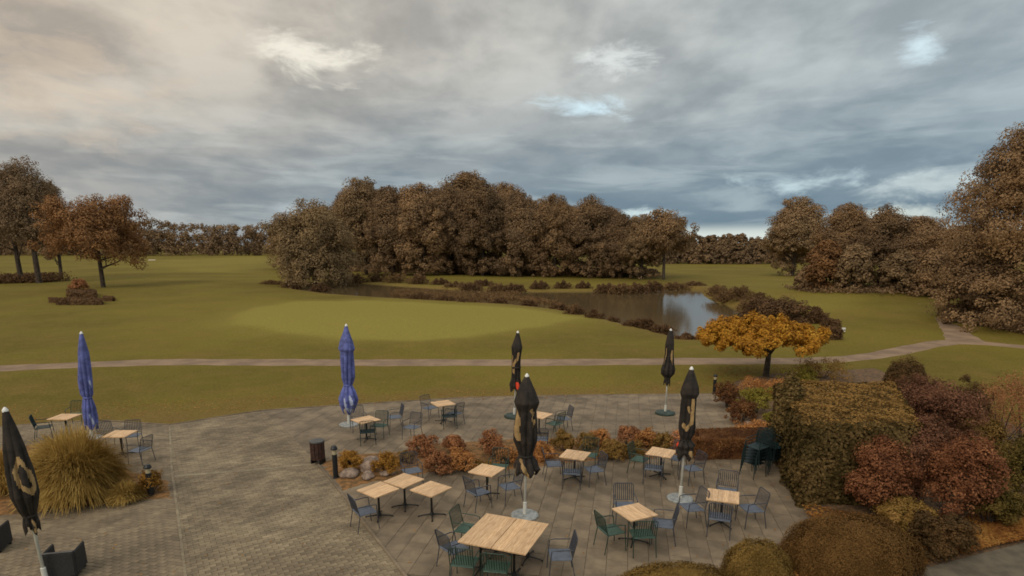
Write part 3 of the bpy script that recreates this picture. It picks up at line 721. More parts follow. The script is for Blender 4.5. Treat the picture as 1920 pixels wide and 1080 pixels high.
# ------------------------------------------------------------------ shrubs
def shrub(name, label, px, py, hw, top, mat, seed, n=6000, leaf=0.06, group=None, z0=0.0, k=8, cr=0.34, clumps=12, cat='shrub', stems=True, depth=1.0, stem_mat='bark', round_=False):
    rng = np.random.RandomState(seed); p = ground(px, py) if py < 735 else at(px, py, 0.0)
    w_ = hw * mpp(p); h_ = max(0.12, ztop(p, top) - p.z)
    root = empty(name, (p.x, p.y, p.z)); tag(root, label, cat, group)
    if round_:
        u = unit(rng, n); u[:, 2] = np.abs(u[:, 2]); lump = 1 + .05 * np.sin(u[:, 0] * 9 + seed) * np.cos(u[:, 1] * 8) + rng.uniform(-.05, .03, n)
        pw = np.sign(u) * np.abs(u) ** 0.8; pw /= np.maximum(1e-6, np.linalg.norm(pw, axis=1, keepdims=True)) ** .6
        P = pw * lump[:, None] * np.array([w_, w_ * depth, h_]) * rng.uniform(.9, 1, (n, 1)); Nn = u + unit(rng, n) * .45
        core = MB(); prof = [(w_ * .86 * math.cos(a), h_ * .86 * math.sin(a)) for a in np.linspace(0, PI / 2 - .05, 7)]
        core.lathe(prof, n=20); co = core.build('inner_growth', mat, root, smooth=True); co.scale = (1, depth, 1)
    else:
        lb = crown_lobes(rng, w_, h_ * (1 - z0), h_ * z0, k)
        P, Nn = lobes_pts(rng, n, lb, clumps, cr)
        P[:, 2] *= h_ / np.percentile(P[:, 2], 99); P[:, :2] *= w_ / np.percentile(np.hypot(P[:, 0], P[:, 1]), 96); P[:, 1] *= depth
        P[:, 2] = np.maximum(P[:, 2], 0.01)
        if stems:
            mb = MB()
            for q in range(9):
                a = rng.uniform(0, 6.28); e = P[rng.randint(n)]
                mb.tube([(0.06 * w_ * math.cos(a), 0.06 * w_ * math.sin(a), -.05), (e[0] * .45, e[1] * .45, e[2] * .5), tuple(e)], [.014 + .01 * w_, .009 + .006 * w_, .004], 5, False)
            mb.build('stems', M[stem_mat], root)
    me = leafmesh('foliage', P, Nn, leaf, rng); me.materials.append(mat); link('foliage', me, None, root)
    return root
def hedge(name, label, foot, h_, mat, seed, n, leaf, group=None, cat='hedge', topmat=None, lump=0.05, taper=0.0):
    """foot: four ground corners (world xy) ccw"""
    rng = np.random.RandomState(seed); Q = np.array(foot); c = Q.mean(0)
    z = hz(c[0], c[1]) if c[1] > 30 else 0.0
    root = empty(name, (c[0], c[1], z)); tag(root, label, cat, group); Q = Q - c
    def bil(u, v): u = u[:, None]; v = v[:, None]; return (Q[0] * (1 - u) * (1 - v) + Q[1] * u * (1 - v) + Q[2] * u * v + Q[3] * (1 - u) * v)
    def clipround(P):
        return P
    faces = []; L = [np.linalg.norm(Q[(i + 1) % 4] - Q[i]) for i in range(4)]
    at_top = abs(area([tuple(q) for q in Q])); tot = at_top + sum(L) * h_
    nt_ = int(n * at_top / tot)
    u, v = rng.uniform(0, 1, nt_), rng.uniform(0, 1, nt_); T = bil(u, v)
    ed = np.minimum(np.minimum(u * L[0], (1 - u) * L[0]), np.minimum(v * L[1], (1 - v) * L[1]))
    zt = h_ - 0.12 * np.exp(-ed / .12) + lump * gnoise(T[:, 0], T[:, 1], 2.2) + rng.uniform(-.05, .03, nt_)
    PT = np.column_stack([T, zt]); NT = np.tile([0, 0, 1.0], (nt_, 1)) + unit(rng, nt_) * .5
    PS, NS = [], []
    for i in range(4):
        k = int(n * L[i] * h_ / tot); a, b = Q[i], Q[(i + 1) % 4]; e = (b - a) / L[i]; nr = np.array([e[1], -e[0]])
        u = rng.uniform(0, 1, k); zf = rng.uniform(0, 1, k) * h_ * .98
        off = lump * 1.3 * gnoise(u * L[i] + i, zf, 3.0) + rng.uniform(-.10, .05, k) - 0.12 * np.exp(-(h_ - zf) / .1) - 0.1 * np.exp(-np.minimum(u, 1 - u) * L[i] / .1) - taper * (h_ - zf)
        XY = a + (b - a) * u[:, None] + nr * off[:, None]; PS.append(np.column_stack([XY, zf])); NS.append(np.column_stack([np.tile(nr, (k, 1)), np.full(k, .2)]) + unit(rng, k) * .6)
    PS = np.concatenate(PS); NS = np.concatenate(NS)
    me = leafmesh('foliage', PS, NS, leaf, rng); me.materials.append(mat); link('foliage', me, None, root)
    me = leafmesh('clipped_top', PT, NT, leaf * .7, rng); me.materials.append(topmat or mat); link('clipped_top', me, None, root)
    MB().prism(ccw([tuple(q * .9) for q in Q]), 0, h_ * .94).build('inner_growth', mat, root)
    return root
def foot(*pp): return ccw([xy(*p) for p in pp])

# big clipped hedge on the right, red low hedge
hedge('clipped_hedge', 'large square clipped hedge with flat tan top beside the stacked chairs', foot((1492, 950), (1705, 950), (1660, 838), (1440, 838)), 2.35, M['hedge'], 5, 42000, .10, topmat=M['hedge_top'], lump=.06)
hedge('barberry_hedge', 'low red-brown clipped hedge behind the black umbrella with red emblem', foot((1300, 862), (1462, 862), (1445, 836), (1300, 838)), .72, M['redhedge'], 6, 16000, .06, lump=.04)
shrub('clipped_mound', 'wide brown clipped mound at the bottom right beside the driveway', 1592, 1062, 132, 968, M['mound'], 11, 42000, .035, round_=True, depth=.62)
shrub('clipped_mound', 'smaller yellow-brown clipped mound left of the wide brown mound', 1418, 1088, 66, 1014, M['mound_l'], 12, 18000, .035, round_=True, depth=.8)
shrub('clipped_mound', 'low orange-brown mound cut by the bottom border of the photo', 1275, 1118, 125, 1066, M['mound_l'], 13, 18000, .035, round_=True, depth=.6)
shrub('brown_shrub', 'dark brown clipped cube-like shrub beside the gravel path on the right', 1688, 775, 42, 668, M['brownball'], 14, 12000, .07, round_=True)
S = [(1700, 850, 56, 708, 'burg', 'burgundy shrub just below the cube-like dark shrub'), (1752, 880, 62, 722, 'burg', 'tall burgundy shrub right of the clipped hedge'),
     (1795, 842, 40, 712, 'brownball', 'dark green-brown shrub behind the burgundy shrubs'), (1640, 968, 56, 828, 'rust', 'orange-red shrub in front of the big clipped hedge'),
     (1790, 985, 64, 822, 'rust', 'widest rust-red shrub near the driveway'), (1714, 945, 38, 788, 'burg', 'dark red shrub between the two rust-red ones'),
     (1898, 960, 62, 818, 'greenb', 'dull green shrub at the right border'), (1750, 1040, 52, 968, 'brownball', 'low dark leafy shrub right of the wide mound'), (1695, 1000, 50, 940, 'olive', 'small brown-green shrub under the rust-red shrubs'),
     (1852, 985, 44, 900, 'greenb', 'small olive shrub between rust-red shrub and right border'), (1830, 862, 46, 780, 'olive', 'olive tan shrub behind the widest rust-red shrub')]
for i, (px, py, hw, tp, mt, lab) in enumerate(S):
    shrub('garden_shrub', lab, px, py, hw, tp, M[mt], 20 + i, 15000, .06, k=10, cr=.34, clumps=16)
for i, (px, py, hw, tp, lab) in enumerate([(1870, 850, 52, 700, 'airy reddish twiggy shrub near the right border'), (1915, 840, 45, 690, 'airy reddish twiggy shrub cut by the right border'), (1838, 800, 40, 720, 'thin pinkish twiggy shrub right of the burgundy shrubs')]):
    shrub('twiggy_shrub', lab, px, py, hw, tp, M['redh'], 50 + i, 3600, .05, k=12, clumps=20)
S = [(1418, 776, 32, 728, 'ygreen', 'bright yellow-green shrub at the corner behind the hedge'), (1362, 764, 24, 718, 'redhedge', 'red-brown shrub at the far right corner of the terrace'), (1390, 792, 26, 752, 'redhedge', 'red shrub right of the terrace corner, lower one'),
     (1432, 742, 46, 708, 'orangeh', 'pinkish orange low shrub below the golden tree'), (1545, 712, 52, 674, 'olive', 'olive yellow low shrub behind the clipped hedge'), (1495, 722, 36, 688, 'ygreen', 'pale yellow low shrub behind the hedge, left one'),
     (1450, 800, 24, 770, 'ygreen', 'yellow-green cushion by the back left hedge corner'), (1420, 822, 40, 790, 'orangeh', 'orange ground plant beside the red hedge end')]
for i, (px, py, hw, tp, mt, lab) in enumerate(S):
    shrub('garden_shrub', lab, px, py, hw, tp, M[mt], 70 + i, 5000, .06, k=8)

shrub('garden_shrub', 'loose dark leafy shrub rising at the back left corner of the clipped hedge', 1468, 880, 26, 708, M['hedge'], 95, 9000, .09, k=12, cr=.3, clumps=20)
# cushion plants in the planting bed
S = [(659, 884, 22, 846, 'orangey', 'yellow-orange cushion plant beside the left bollard lamp'), (727, 890, 27, 848, 'orangey', 'orange cushion plant behind the three joined tables'), (790, 852, 30, 815, 'redh', 'red-brown heather cushion, left one of the back row'),
     (822, 888, 30, 846, 'redh', 'dark red heather cushion right of the table trio'), (853, 850, 24, 815, 'redh', 'red-brown heather cushion, second of the back row'), (868, 884, 32, 844, 'orangeh', 'bright orange heather cushion left of the table behind'),
     (922, 856, 30, 806, 'redh', 'tall reddish heather cushion behind the centre umbrella, left side'), (950, 872, 24, 838, 'orangeh', 'orange heather cushion behind the green chair'), (1018, 862, 24, 830, 'orangeh', 'orange heather cushion right of the centre umbrella'),
     (1055, 846, 24, 808, 'olive', 'olive tuft behind the right centre table'), (1098, 850, 22, 812, 'olive', 'olive tuft with green chair in front'), (1122, 838, 22, 804, 'orangeh', 'orange-brown tuft in the back of the bed, middle'),
     (1150, 862, 26, 826, 'olive', 'yellow-olive tuft in the middle of the bed'), (1178, 838, 22, 800, 'redh', 'brown tuft in the back of the bed right of middle'), (1188, 862, 22, 828, 'olive', 'olive tuft left of the right table'),
     (1212, 842, 24, 804, 'orangeh', 'orange-brown tuft behind the right table'), (1240, 846, 22, 812, 'olive', 'olive tuft directly behind the right tabletop'), (1275, 848, 26, 808, 'redh', 'brown tuft at the left end of the red hedge'), (905, 886, 18, 864, 'olive', 'small olive tuft under the heather by the table'), (760, 868, 18, 846, 'olive', 'small olive tuft behind the blue chair in the bed')]
for i, (px, py, hw, tp, mt, lab) in enumerate(S):
    shrub('cushion_plant', lab, px, py, hw, tp, M[mt], 100 + i, 4200, .05, k=7, cat='plant', group='cushion plants in the planting bed', depth=.8)
shrub('cushion_plant', 'small orange cushion plant behind the left path bollard', 285, 925, 24, 884, M['orangey'], 140, 2600, .05, k=7, cat='plant')

# stones
for i, (px, py, r_, lab) in enumerate([(655, 893, .26, 'flat pinkish field stone by the left bollard'), (692, 880, .36, 'large pinkish boulder between two orange cushions'), (722, 893, .16, 'small pale stone behind the table trio'), (735, 890, .13, 'tiny pale stone right of the small pale one'), (690, 898, .2, 'brown stone at the front edge of the bed'), (1404, 798, .16, 'pale stone on the bed behind the red hedge')]):
    bm = bmesh.new(); bmesh.ops.create_icosphere(bm, subdivisions=3, radius=r_)
    rr = random.Random(i)
    ph = [rr.uniform(0, 6) for _ in range(6)]
    for v in bm.verts:
        q = v.co / r_; s = 1 + .14 * math.sin(q.x * 3 + ph[0]) + .12 * math.sin(q.y * 4 + ph[1]) + .1 * math.sin(q.z * 5 + ph[2]); v.co *= s; v.co.z *= .62
    me = bpy.data.meshes.new('field_stone'); bm.to_mesh(me); bm.free()
    o = link('field_stone', me, M['stone'], smooth=True); p = at(px, py); o.location = (p.x, p.y, .05 + r_ * .2); tag(o, lab, 'stone')

# ornamental grass on the left
def grass_clump(label, px, py, rad, h_, seed, n):
    rng = np.random.RandomState(seed); p = at(px, py); root = empty('ornamental_grass', (p.x, p.y, .03)); tag(root, label, 'grass')
    V = []; Fq = []; SEG = 5
    a = rng.uniform(0, 2 * PI, n); rr = np.sqrt(rng.uniform(0, 1, n)); reach = rad * (rr ** .8) * rng.uniform(.75, 1.1, n)
    hh = h_ * np.sqrt(np.maximum(.2, 1 - (reach / rad * .8) ** 2)) * rng.uniform(.7, 1.3, n); droop = rng.uniform(.2, 1.0, n) * (.35 + .65 * reach / rad)
    wd = rng.uniform(.008, .026, n); b0 = .28 * rad * np.sqrt(rng.uniform(0, 1, n)); tw = rng.uniform(-.9, .9, n)
    t = np.linspace(0, 1, SEG + 1)
    for k in range(SEG + 1):
        tk = t[k]; r_ = b0 + (reach - b0) * tk ** 1.5; z = hh * (1.25 * tk - (.25 + droop) * tk ** 2.6) * 1.0
        an = a + tw * tk * .4; x = r_ * np.cos(an); y = r_ * np.sin(an); ww = wd * (1 - .8 * tk)
        V.append(np.stack([x - np.sin(an + tw) * ww, y + np.cos(an + tw) * ww, np.maximum(z, .01)], 1)); V.append(np.stack([x + np.sin(an + tw) * ww, y - np.cos(an + tw) * ww, np.maximum(z, .01) + .004], 1))
    V = np.stack(V, 1)  # n, 2*(SEG+1), 3
    base = np.arange(n)[:, None] * 2 * (SEG + 1)
    for k in range(SEG): Fq.append(base + np.array([2 * k, 2 * k + 1, 2 * k + 3, 2 * k + 2]))
    Fq = np.concatenate(Fq, 0)
    me = np_mesh('blades', V.reshape(-1, 3), Fq, 4); me.materials.append(M['straw']); tag(link('blades', me, None, root), kind='stuff')
    return root
grass_clump('large straw-coloured ornamental grass clump on the left terrace', 148, 935, 1.42, 1.95, 3, 15000)
grass_clump('smaller straw grass clump between the black umbrella and the left border', 12, 925, .75, 1.3, 4, 4000)
grass_clump('low straw grass tuft at the right foot of the large clump', 238, 940, .55, .55, 5, 2600)

# golden tree
p = ground(1436, 707); mp_ = mpp(p); rng = np.random.RandomState(17)
root = empty('golden_tree', p); tag(root, 'small golden orange tree with wide flat crown and dark trunk by the path', 'tree')
W_ = 121 * mp_; lb = []
zt_ = ztop(p, 590); zb_ = ztop(p, 664)
for i in range(46):
    a = i * 2.4; r_ = W_ * .84 * math.sqrt((i + .5) / 46) * rng.uniform(.9, 1.06); zc = zb_ + (zt_ - zb_) * (.20 + .62 * (1 - (r_ / W_) ** 2) * rng.uniform(.35, 1.05))
    s = rng.uniform(.55, .9); lb.append(((r_ * math.cos(a) - .42, r_ * math.sin(a) * .9, zc), (s, s, s * .72)))
P, Nn = lobes_pts(rng, 38000, lb, 9, .38)
me = leafmesh('crown', P, Nn, .13, rng); me.materials.append(M['maple']); link('crown', me, None, root)
mb = MB(); mb.tube([(0, 0, -.2), (0, 0, .3), (.03, 0, zb_ * .8), (.02, 0, zb_ + .5)], [.19, .16, .14, .12], 10)
for i in range(0, 34, 3):
    c = lb[i][0]; mb.tube([(0.02, 0, zb_ * .9), (c[0] * .4, c[1] * .4, zb_ + .7), c], [.06, .04, .012], 6, False)
mb.build('trunk', M['bark'], root, smooth=True)

# ------------------------------------------------------------------ pond bank growth and lawn beds
def tuft(name, label, px, py, hw, top, mat, seed, n, leaf, group, z=None, cat='reeds'):
    rng = np.random.RandomState(seed); p = at(px, py, WZ) if z is None else ground(px, py); p.z = max(p.z, WZ)
    w_ = hw * mpp(p); h_ = max(.25, ztop(p, top) - p.z); root = empty(name, p); tag(root, label, cat, group)
    x = rng.normal(0, .45, n) * w_; x = np.clip(x, -w_, w_) + rng.normal(0, .12, n) * w_; y = rng.normal(0, .35, n) * min(w_, 1.6)
    hh = h_ * np.maximum(.3, 1 - .35 * (x / w_) ** 2) * (.85 + .3 * np.abs(np.sin(x * 2.3 + seed)) + .15 * np.sin(x * 7 + seed)); zz_ = rng.uniform(0, 1, n) ** .8 * hh
    Nn = unit(rng, n); Nn[:, 2] *= .5; me = leafmesh('foliage', np.column_stack([x, y, zz_]), Nn, leaf, rng, .3); me.materials.append(mat); link('foliage', me, None, root)
bank = [(512, 537, 24, 527), (548, 542, 18, 529), (602, 547, 16, 534), (630, 530, 22, 514), (665, 531, 22, 516), (705, 531, 24, 517), (745, 533, 24, 515), (785, 535, 18, 517), (826, 536, 18, 524), (855, 541, 22, 530), (882, 545, 22, 532), (905, 538, 20, 526),
        (935, 549, 22, 534), (965, 549, 20, 534), (1012, 545, 18, 529), (1056, 544, 16, 529), (1094, 544, 14, 530), (1135, 549, 20, 534), (1165, 551, 22, 534), (1195, 550, 20, 533), (1225, 548, 18, 530), (1265, 543, 28, 532), (1300, 541, 24, 530)]
for i, (px, py, hw, tp) in enumerate(bank):
    tuft('bank_reeds', f'{ORD[i]} dark brown growth clump from the left along the far pond bank', px, py, hw, tp, M['reed_d'] if i % 3 else M['reed'], 200 + i, 1500, .34, 'reed clumps on the far pond bank')
near = [(788, 563, 26, 552), (836, 566, 16, 556), (878, 569, 22, 562), (935, 569, 16, 560), (992, 573, 14, 564), (1048, 583, 16, 570), (1078, 594, 20, 575), (1115, 601, 16, 584), (1150, 604, 10, 595), (1189, 616, 20, 601), (1213, 619, 13, 599), (1240, 626, 20, 610), (1284, 640, 18, 628), (1316, 638, 8, 622)]
for i, (px, py, hw, tp) in enumerate(near):
    tuft('bank_reeds', f'{ORD[i]} brown growth clump from the left along the near pond bank', px, py, hw, tp, M['reed_d'], 240 + i, 1300, .26, 'reed clumps on the near pond bank')
rightb = [(1345, 556, 22, 538), (1385, 562, 26, 540), (1420, 572, 26, 552), (1360, 566, 20, 548), (1405, 586, 24, 566), (1450, 590, 22, 572), (1530, 606, 18, 582), (1556, 615, 16, 598), (1562, 636, 14, 614)]
for i, (px, py, hw, tp) in enumerate(rightb):
    tuft('bank_bush', f'{ORD[i]} brown bush from the left on the right-hand pond bank', px, py, hw, tp, M['reed'] if i < 6 else M['reed_d'], 260 + i, 1800, .26, 'bushes on the right-hand pond bank', z=1, cat='bush')
shrub('pond_bush', 'brown bush on the bank showing above the golden tree', 1450, 628, 58, 560, M['reed_d'], 280, 14000, .16)
MB().box((0, 0, .25), (.5, .12, .3)).box((0, 0, .05), (.06, .06, .1)).build('tee_marker', M['sign']); o = bpy.data.objects['tee_marker']; o.location = ground(1578, 624); tag(o, 'small white marker board beside the dark bank bushes on the right', 'marker')
# reedy spit in the middle of the pond
rng = np.random.RandomState(301); n = 26000
A = np.array(PENIN); lo, hi = A.min(0), A.max(0); X_, Y_ = rng.uniform(lo[0], hi[0], n * 3), rng.uniform(lo[1], hi[1], n * 3)
k_ = sdist(X_, Y_, PENIN) + .5 * gnoise(X_, Y_, .9) > 0.1; X_, Y_ = X_[k_], Y_[k_]; n = len(X_)
me = leafmesh('reed_bed', np.column_stack([X_, Y_, WZ + rng.uniform(0, .42, n) * (1 + .5 * gnoise(X_, Y_, .6))]), unit(rng, n) * np.array([1, 1, .4]), .3, rng, .25); me.materials.append(M['reed'])
tag(link('reed_bed', me), 'brown reed bed standing in the shallow left half of the pond', 'reeds', kind='stuff')
# undergrowth along woods
def undergrowth(name, label, x0, x1, yb, hpx, mat, seed, n, leaf, jit=2):
    rng = np.random.RandomState(seed); pts = [ground(px, yb if not callable(yb) else yb(px)) for px in np.linspace(x0, x1, 24)]
    t = rng.uniform(0, 23, n); i = np.minimum(t.astype(int), 22); f = (t - i)[:, None]; Pt = np.array([tuple(q) for q in pts]); B = Pt[i] * (1 - f) + Pt[i + 1] * f
    hm = hpx * mpp(pts[12]); prof = .25 + .45 * np.abs(np.sin(t * 1.7 + seed)) + .35 * np.abs(np.sin(t * 4.3 + seed * 2)) * np.abs(np.cos(t * .9))
    B[:, 2] += rng.uniform(0, 1, n) ** .8 * hm * prof; B[:, 1] += rng.normal(0, 1.0, n) * jit; B[:, 0] += rng.normal(0, .4, n)
    me = leafmesh(name, B, unit(rng, n), leaf, rng); me.materials.append(mat); tag(link(name, me), label, 'undergrowth', kind='stuff')
undergrowth('undergrowth', 'dark brown undergrowth beneath the pond grove', 655, 1230, lambda x: 508 + (x - 655) * .018, 17, M['tree_c'], 1, 22000, .5)
undergrowth('undergrowth', 'dark undergrowth beneath the tall left trees', -60, 112, lambda x: 531 - max(0, x) * .03, 20, M['reed_d'], 2, 8000, .34)
undergrowth('undergrowth', 'dark undergrowth along the foot of the right-hand wood', 1500, 1810, lambda x: 545, 9, M['tree_c'], 3, 8000, .3)
undergrowth('undergrowth', 'dark scrub at the foot of the giant oak', 1800, 1990, lambda x: 602 + (x - 1800) * .18, 44, M['tree_c'], 4, 20000, .2, 1.6)
for i, (px, py, hw, tp, lab) in enumerate([(868, 513, 30, 490, 'pale brown bush at the grove edge, left of the pair'), (930, 513, 34, 497, 'pale brown bush at the grove edge, right of the pair'), (1000, 514, 30, 502, 'small brown bush at the grove edge right of the pair')]):
    shrub('grove_bush', lab, px, py, hw, tp, M['reed'], 310 + i, 5000, .35)
# round lawn bed on the left
shrub('small_bush', 'small reddish bush in the lawn bed before the rusty oak', 150, 548, 17, 524, M['redh'], 330, 3000, .2)
def lowhedge(lab, x0, x1, y0, y1, top, seed):
    q = [ground(x0, y1), ground(x1, y1), ground(x1, y0), ground(x0, y0)]; h_ = ztop(q[0], top) - q[0].z
    hedge('low_hedge', lab, ccw([(a.x, a.y) for a in q]), h_, M['reed_d'], seed, 2600, .3, cat='hedge', lump=.03)
lowhedge('low dark clipped hedge closest behind the long kerb hedge, middle', 127, 181, 552, 560, 549, 341)
lowhedge('long low dark hedge at the front of the lawn bed', 107, 192, 567, 572, 563, 342)
lowhedge('short low dark hedge at the left end of the lawn bed', 94, 106, 564, 568, 562, 343)
lowhedge('short low dark hedge at the right end of the lawn bed', 195, 214, 561, 565, 559, 344)
# bunker and tiny flag
q = [ground(277, 488.4), ground(291, 488.4), ground(292, 486.8), ground(279, 486.8)]
bs = ccw([(a.x, a.y) for a in q]); sheet('sand_bunker', bs, max(hz(*b) for b in bs) + .02, M['sand'])

# ------------------------------------------------------------------ furniture
def board(name, c, d, mat, parent, bev=.004): return MB().box(c, d).build(name, mat, parent, bevel=bev)
def make_table(L, W, label, group, H=.755, cols=1):
    root = empty('bistro_table', (0, 0, 0)); tag(root, label, 'table', group)
    top = board('tabletop', (0, 0, H - .026), (L - .01, W - .01, .018), M['wood'], root)
    n = 6; pw = W / n
    for i in range(n): board('plank', (0, -W / 2 + pw * (i + .5), H - .0085), (L, pw - .0025, .017), M['wood'], top, .002)
    for cx in ([0] if cols == 1 else [-L * .28, L * .28]):
        MB().tube([(cx, 0, .03), (cx, 0, H - .05)], [.03, .026], 12).lathe([(.03, .0), (.06, .03), (.035, .1)], (cx, 0, .02), 12).build('column', M['iron'], root, smooth=False)
        board('top_bracket', (cx, 0, H - .042), (.34, .2, .012), M['iron'], root)
        for k in range(4):
            a = k * PI / 2 + (PI / 4 if cols == 1 else 0)
            e = Vector((math.cos(a), math.sin(a), 0))
            MB().tube([(cx + e.x * .03, e.y * .03, .055), (cx + e.x * .17, e.y * .17, .045), (cx + e.x * .34, e.y * .34, .022)], [.02, .017, .014], 6).lathe([(.022, 0), (.022, .02)], (cx + e.x * .34, e.y * .34, .002), 8).build('foot', M['iron'], root)
    return root
def place_table(corners, label, z=.755, angoff=0.0, proto=None, group='square bistro tables'):
    P = [at(*c, z) for c in corners]; c = sum(P, Vector()) / len(P); e = (P[1] - P[0]) - (P[3] - P[2] if False else (P[2] - P[3]) * -1)
    v1 = (P[1] - P[0]) + (P[2] - P[3]); ang = math.atan2(v1.y, v1.x)
    o = proto; o.location = (c.x, c.y, 0); o.rotation_euler = (0, 0, ang + angoff); tag(o, label, 'table', group)
    return o, c, ang
T1 = make_table(.76, .76, 'x', 'square bistro tables')
tabs = {}
def newtable(key, corners, label, angoff=0.0, dup=True):
    o = copy_tree(T1) if dup else T1
    o, c, a = place_table(corners, label, proto=o, angoff=angoff); tabs[key] = c
bpy.context.view_layer.update()
def ctr(px, py, a=-35, s=.38):
    c = at(px, py, .755); from_ = []
    for k in range(4):
        t = R(a) + PI / 4 * (2 * k + 3); q = Vector((c.x + s * 1.414 * math.cos(t), c.y + s * 1.414 * math.sin(t), .755)); from_.append(q)
    return from_
newtable('B', [(670.4, 917), (711, 903), (749.6, 916.3), (703.7, 934)], 'left table of the three tables standing corner to corner', 0, False)
newtable('C', [(719.3, 900), (754, 886.2), (797.3, 899.3), (759.3, 916.3)], 'rear middle table of the three tables standing corner to corner')
newtable('D', [(768.6, 915.3), (805.2, 900.7), (847.4, 915.3), (811.9, 933)], 'right table of the three tables standing corner to corner')
newtable('E', [(876.3, 885), (904, 869.3), (947.3, 876.6), (923.7, 893)], 'table just left of the centre black umbrella pole')
newtable('F', [(1046, 858.5), (1064, 841.7), (1109.2, 845.8), (1094, 863.3)], 'pale table right of the centre umbrella, before the planting bed')
newtable('G', [(1149.4, 953), (1202, 942.6), (1232, 964), (1177.5, 977.6)], 'table ringed by green and blue chairs at the lower right', PI / 2)
newtable('H', [(1325.8, 940), (1329, 916.7), (1384.4, 919.3), (1383.6, 941.3)], 'rightmost table, with a chair on each side, right of the umbrella base')
newtable('I', [(1211, 850), (1230, 837.6), (1264, 843), (1256, 860)], 'pale table beside the black umbrella with the red emblem')
newtable('T1', [(660.6, 785), (693.6, 777.5), (711.4, 788), (676, 795.5)], 'table beside the centre blue umbrella on the upper terrace')
newtable('T2', [(808, 753), (840, 749.5), (853, 758), (822, 763)], 'farthest table on the upper terrace, nearest the lawn')
newtable('T3', [(990, 779), (1008, 769), (1034, 777), (1012, 785)], 'table half hidden behind the centre black umbrella')
newtable('L1', [(98.7, 782), (120, 774), (143, 780), (121.5, 788)], 'table peeking over the ornamental grass at the left')
newtable('L2', [(199, 815), (220.7, 805), (250, 810), (228, 821.6)], 'table right of the ornamental grass with blue chairs')
# two long tables pushed together in front
Pq = [at(*c, .755) for c in [(852, 1014), (912, 962), (1034, 982), (987, 1041)]]
cA = sum(Pq, Vector()) / 4; v1 = (Pq[2] - Pq[1]) + (Pq[3] - Pq[0]); aA = math.atan2(v1.y, v1.x)
for s_, lab in ((-1, 'left half of the big double table at the front'), (1, 'right half of the big double table at the front')):
    o = make_table(1.5, .755, lab, 'long tables pushed together', cols=2)
    off = Matrix.Rotation(aA, 3, 'Z') @ Vector((s_ * .384, 0, 0)); o.location = (cA.x + off.x, cA.y + off.y, 0); o.rotation_euler = (0, 0, aA + PI / 2)

def make_chair(kind):
    m, sm = {'b': (M['chair_b'], M['seat_b']), 'g': (M['chair_g'], M['seat_g']), 's': (M['chair_s'], M['chair_s'])}[kind]
    root = empty('garden_chair', (0, 0, 0)); tag(root, 'x', 'chair', 'garden armchairs')
    wv, d = .25, .23
    # back slopes: base (y=-.22,z=.43) to (y=-.33,z=.90)
    for s in (-1, 1):
        MB().tube([(s * wv, -.22, .43), (s * (wv + .01), -.30, .0)], .011, 6).build('leg', m, root)
        MB().tube([(s * wv, .22, .44), (s * (wv + .01), .25, .0)], .011, 6).build('leg', m, root)
        MB().tube([(s * wv, .22, .43), (s * (wv + .015), .20, .645), (s * (wv + .02), .10, .665), (s * (wv + .01), -.25, .665)], .012, 6).build('armrest', m, root)
    MB().tube([(-wv, -.22, .43), (-wv, -.325, .87), (-wv + .05, -.335, .905), (wv - .05, -.335, .905), (wv, -.325, .87), (wv, -.22, .43)], .011, 6).build('back_frame', m, root)
    mb = MB(); NSL = 9
    for i in range(NSL):
        x = -wv + .045 + (2 * wv - .09) * i / (NSL - 1)
        mb.tube([(x, -.235, .50), (x, -.290, .70), (x, -.333, .90)], .009, 4, False)
    mb.tube([(-wv, -.232, .50), (wv, -.232, .50)], .008, 4, False)
    mb.build('back_slats', m, root)
    mb = MB().box((0, 0, .440), (2 * wv - .02, .44, .010)).tube([(-wv, -.22, .437), (-wv, .22, .443), (wv, .22, .443), (wv, -.22, .437), (-wv, -.22, .437)], .010, 5, False)
    mb.build('seat', sm, root)
    return root
protoc = {k: make_chair(k) for k in 'bgs'}
bpy.context.view_layer.update()
used = set()
def chair(kind, sp, fp, label, z=.45, tilt=0):
    p = at(*sp, z); q = at(*fp, z); d = q - p; a = math.atan2(d.y, d.x) - PI / 2 + tilt
    if kind in used: o = copy_tree(protoc[kind])
    else: o = protoc[kind]; used.add(kind)
    o.location = (p.x, p.y, 0); o.rotation_euler = (0, 0, a); tag(o, label, 'chair', 'garden armchairs')
    return o
chair('b', (684, 957), (760, 938), 'blue-grey chair at the left end of the table trio, on the path edge')
chair('b', (772, 882), (800, 915), 'dark blue chair in the planting bed behind the table trio')
chair('b', (897, 921), (950, 905), 'blue chair left of the table beside the centre umbrella')
chair('b', (955, 911), (905, 920), 'blue chair between the umbrella pole and the table on its left')
chair('g', (935, 874), (915, 905), 'green chair backed against the heather behind the centre umbrella')
chair('b', (1038, 869), (1090, 868), 'blue chair left of the pale table right of the umbrella')
chair('b', (1073, 884), (1080, 850), 'dark blue chair seen from behind in front of the pale centre table')
chair('b', (1113, 879), (1060, 885), 'blue chair right of the pale centre table')
chair('g', (1104, 852), (1085, 880), 'green chair behind the pale centre table in the bed')
chair('g', (1200, 860), (1240, 868), 'green chair left of the table beside the red-emblem umbrella')
chair('b', (1226, 876), (1238, 845), 'dark blue chair seen from behind at the table beside the red-emblem umbrella')
chair('b', (1266, 858), (1235, 872), 'pale blue chair between red emblem and table')
chair('b', (1297, 877), (1235, 884), 'blue chair just right of the red-emblem umbrella')
chair('b', (1172, 947), (1190, 990), 'blue chair with slatted back facing the camera behind the lower right table')
chair('g', (1146, 993), (1200, 983), 'green chair at the left of the lower right table')
chair('g', (1204, 1000), (1182, 962), 'green chair in front of the lower right table')
chair('b', (1243, 980), (1185, 975), 'blue chair at the right of the lower right table')
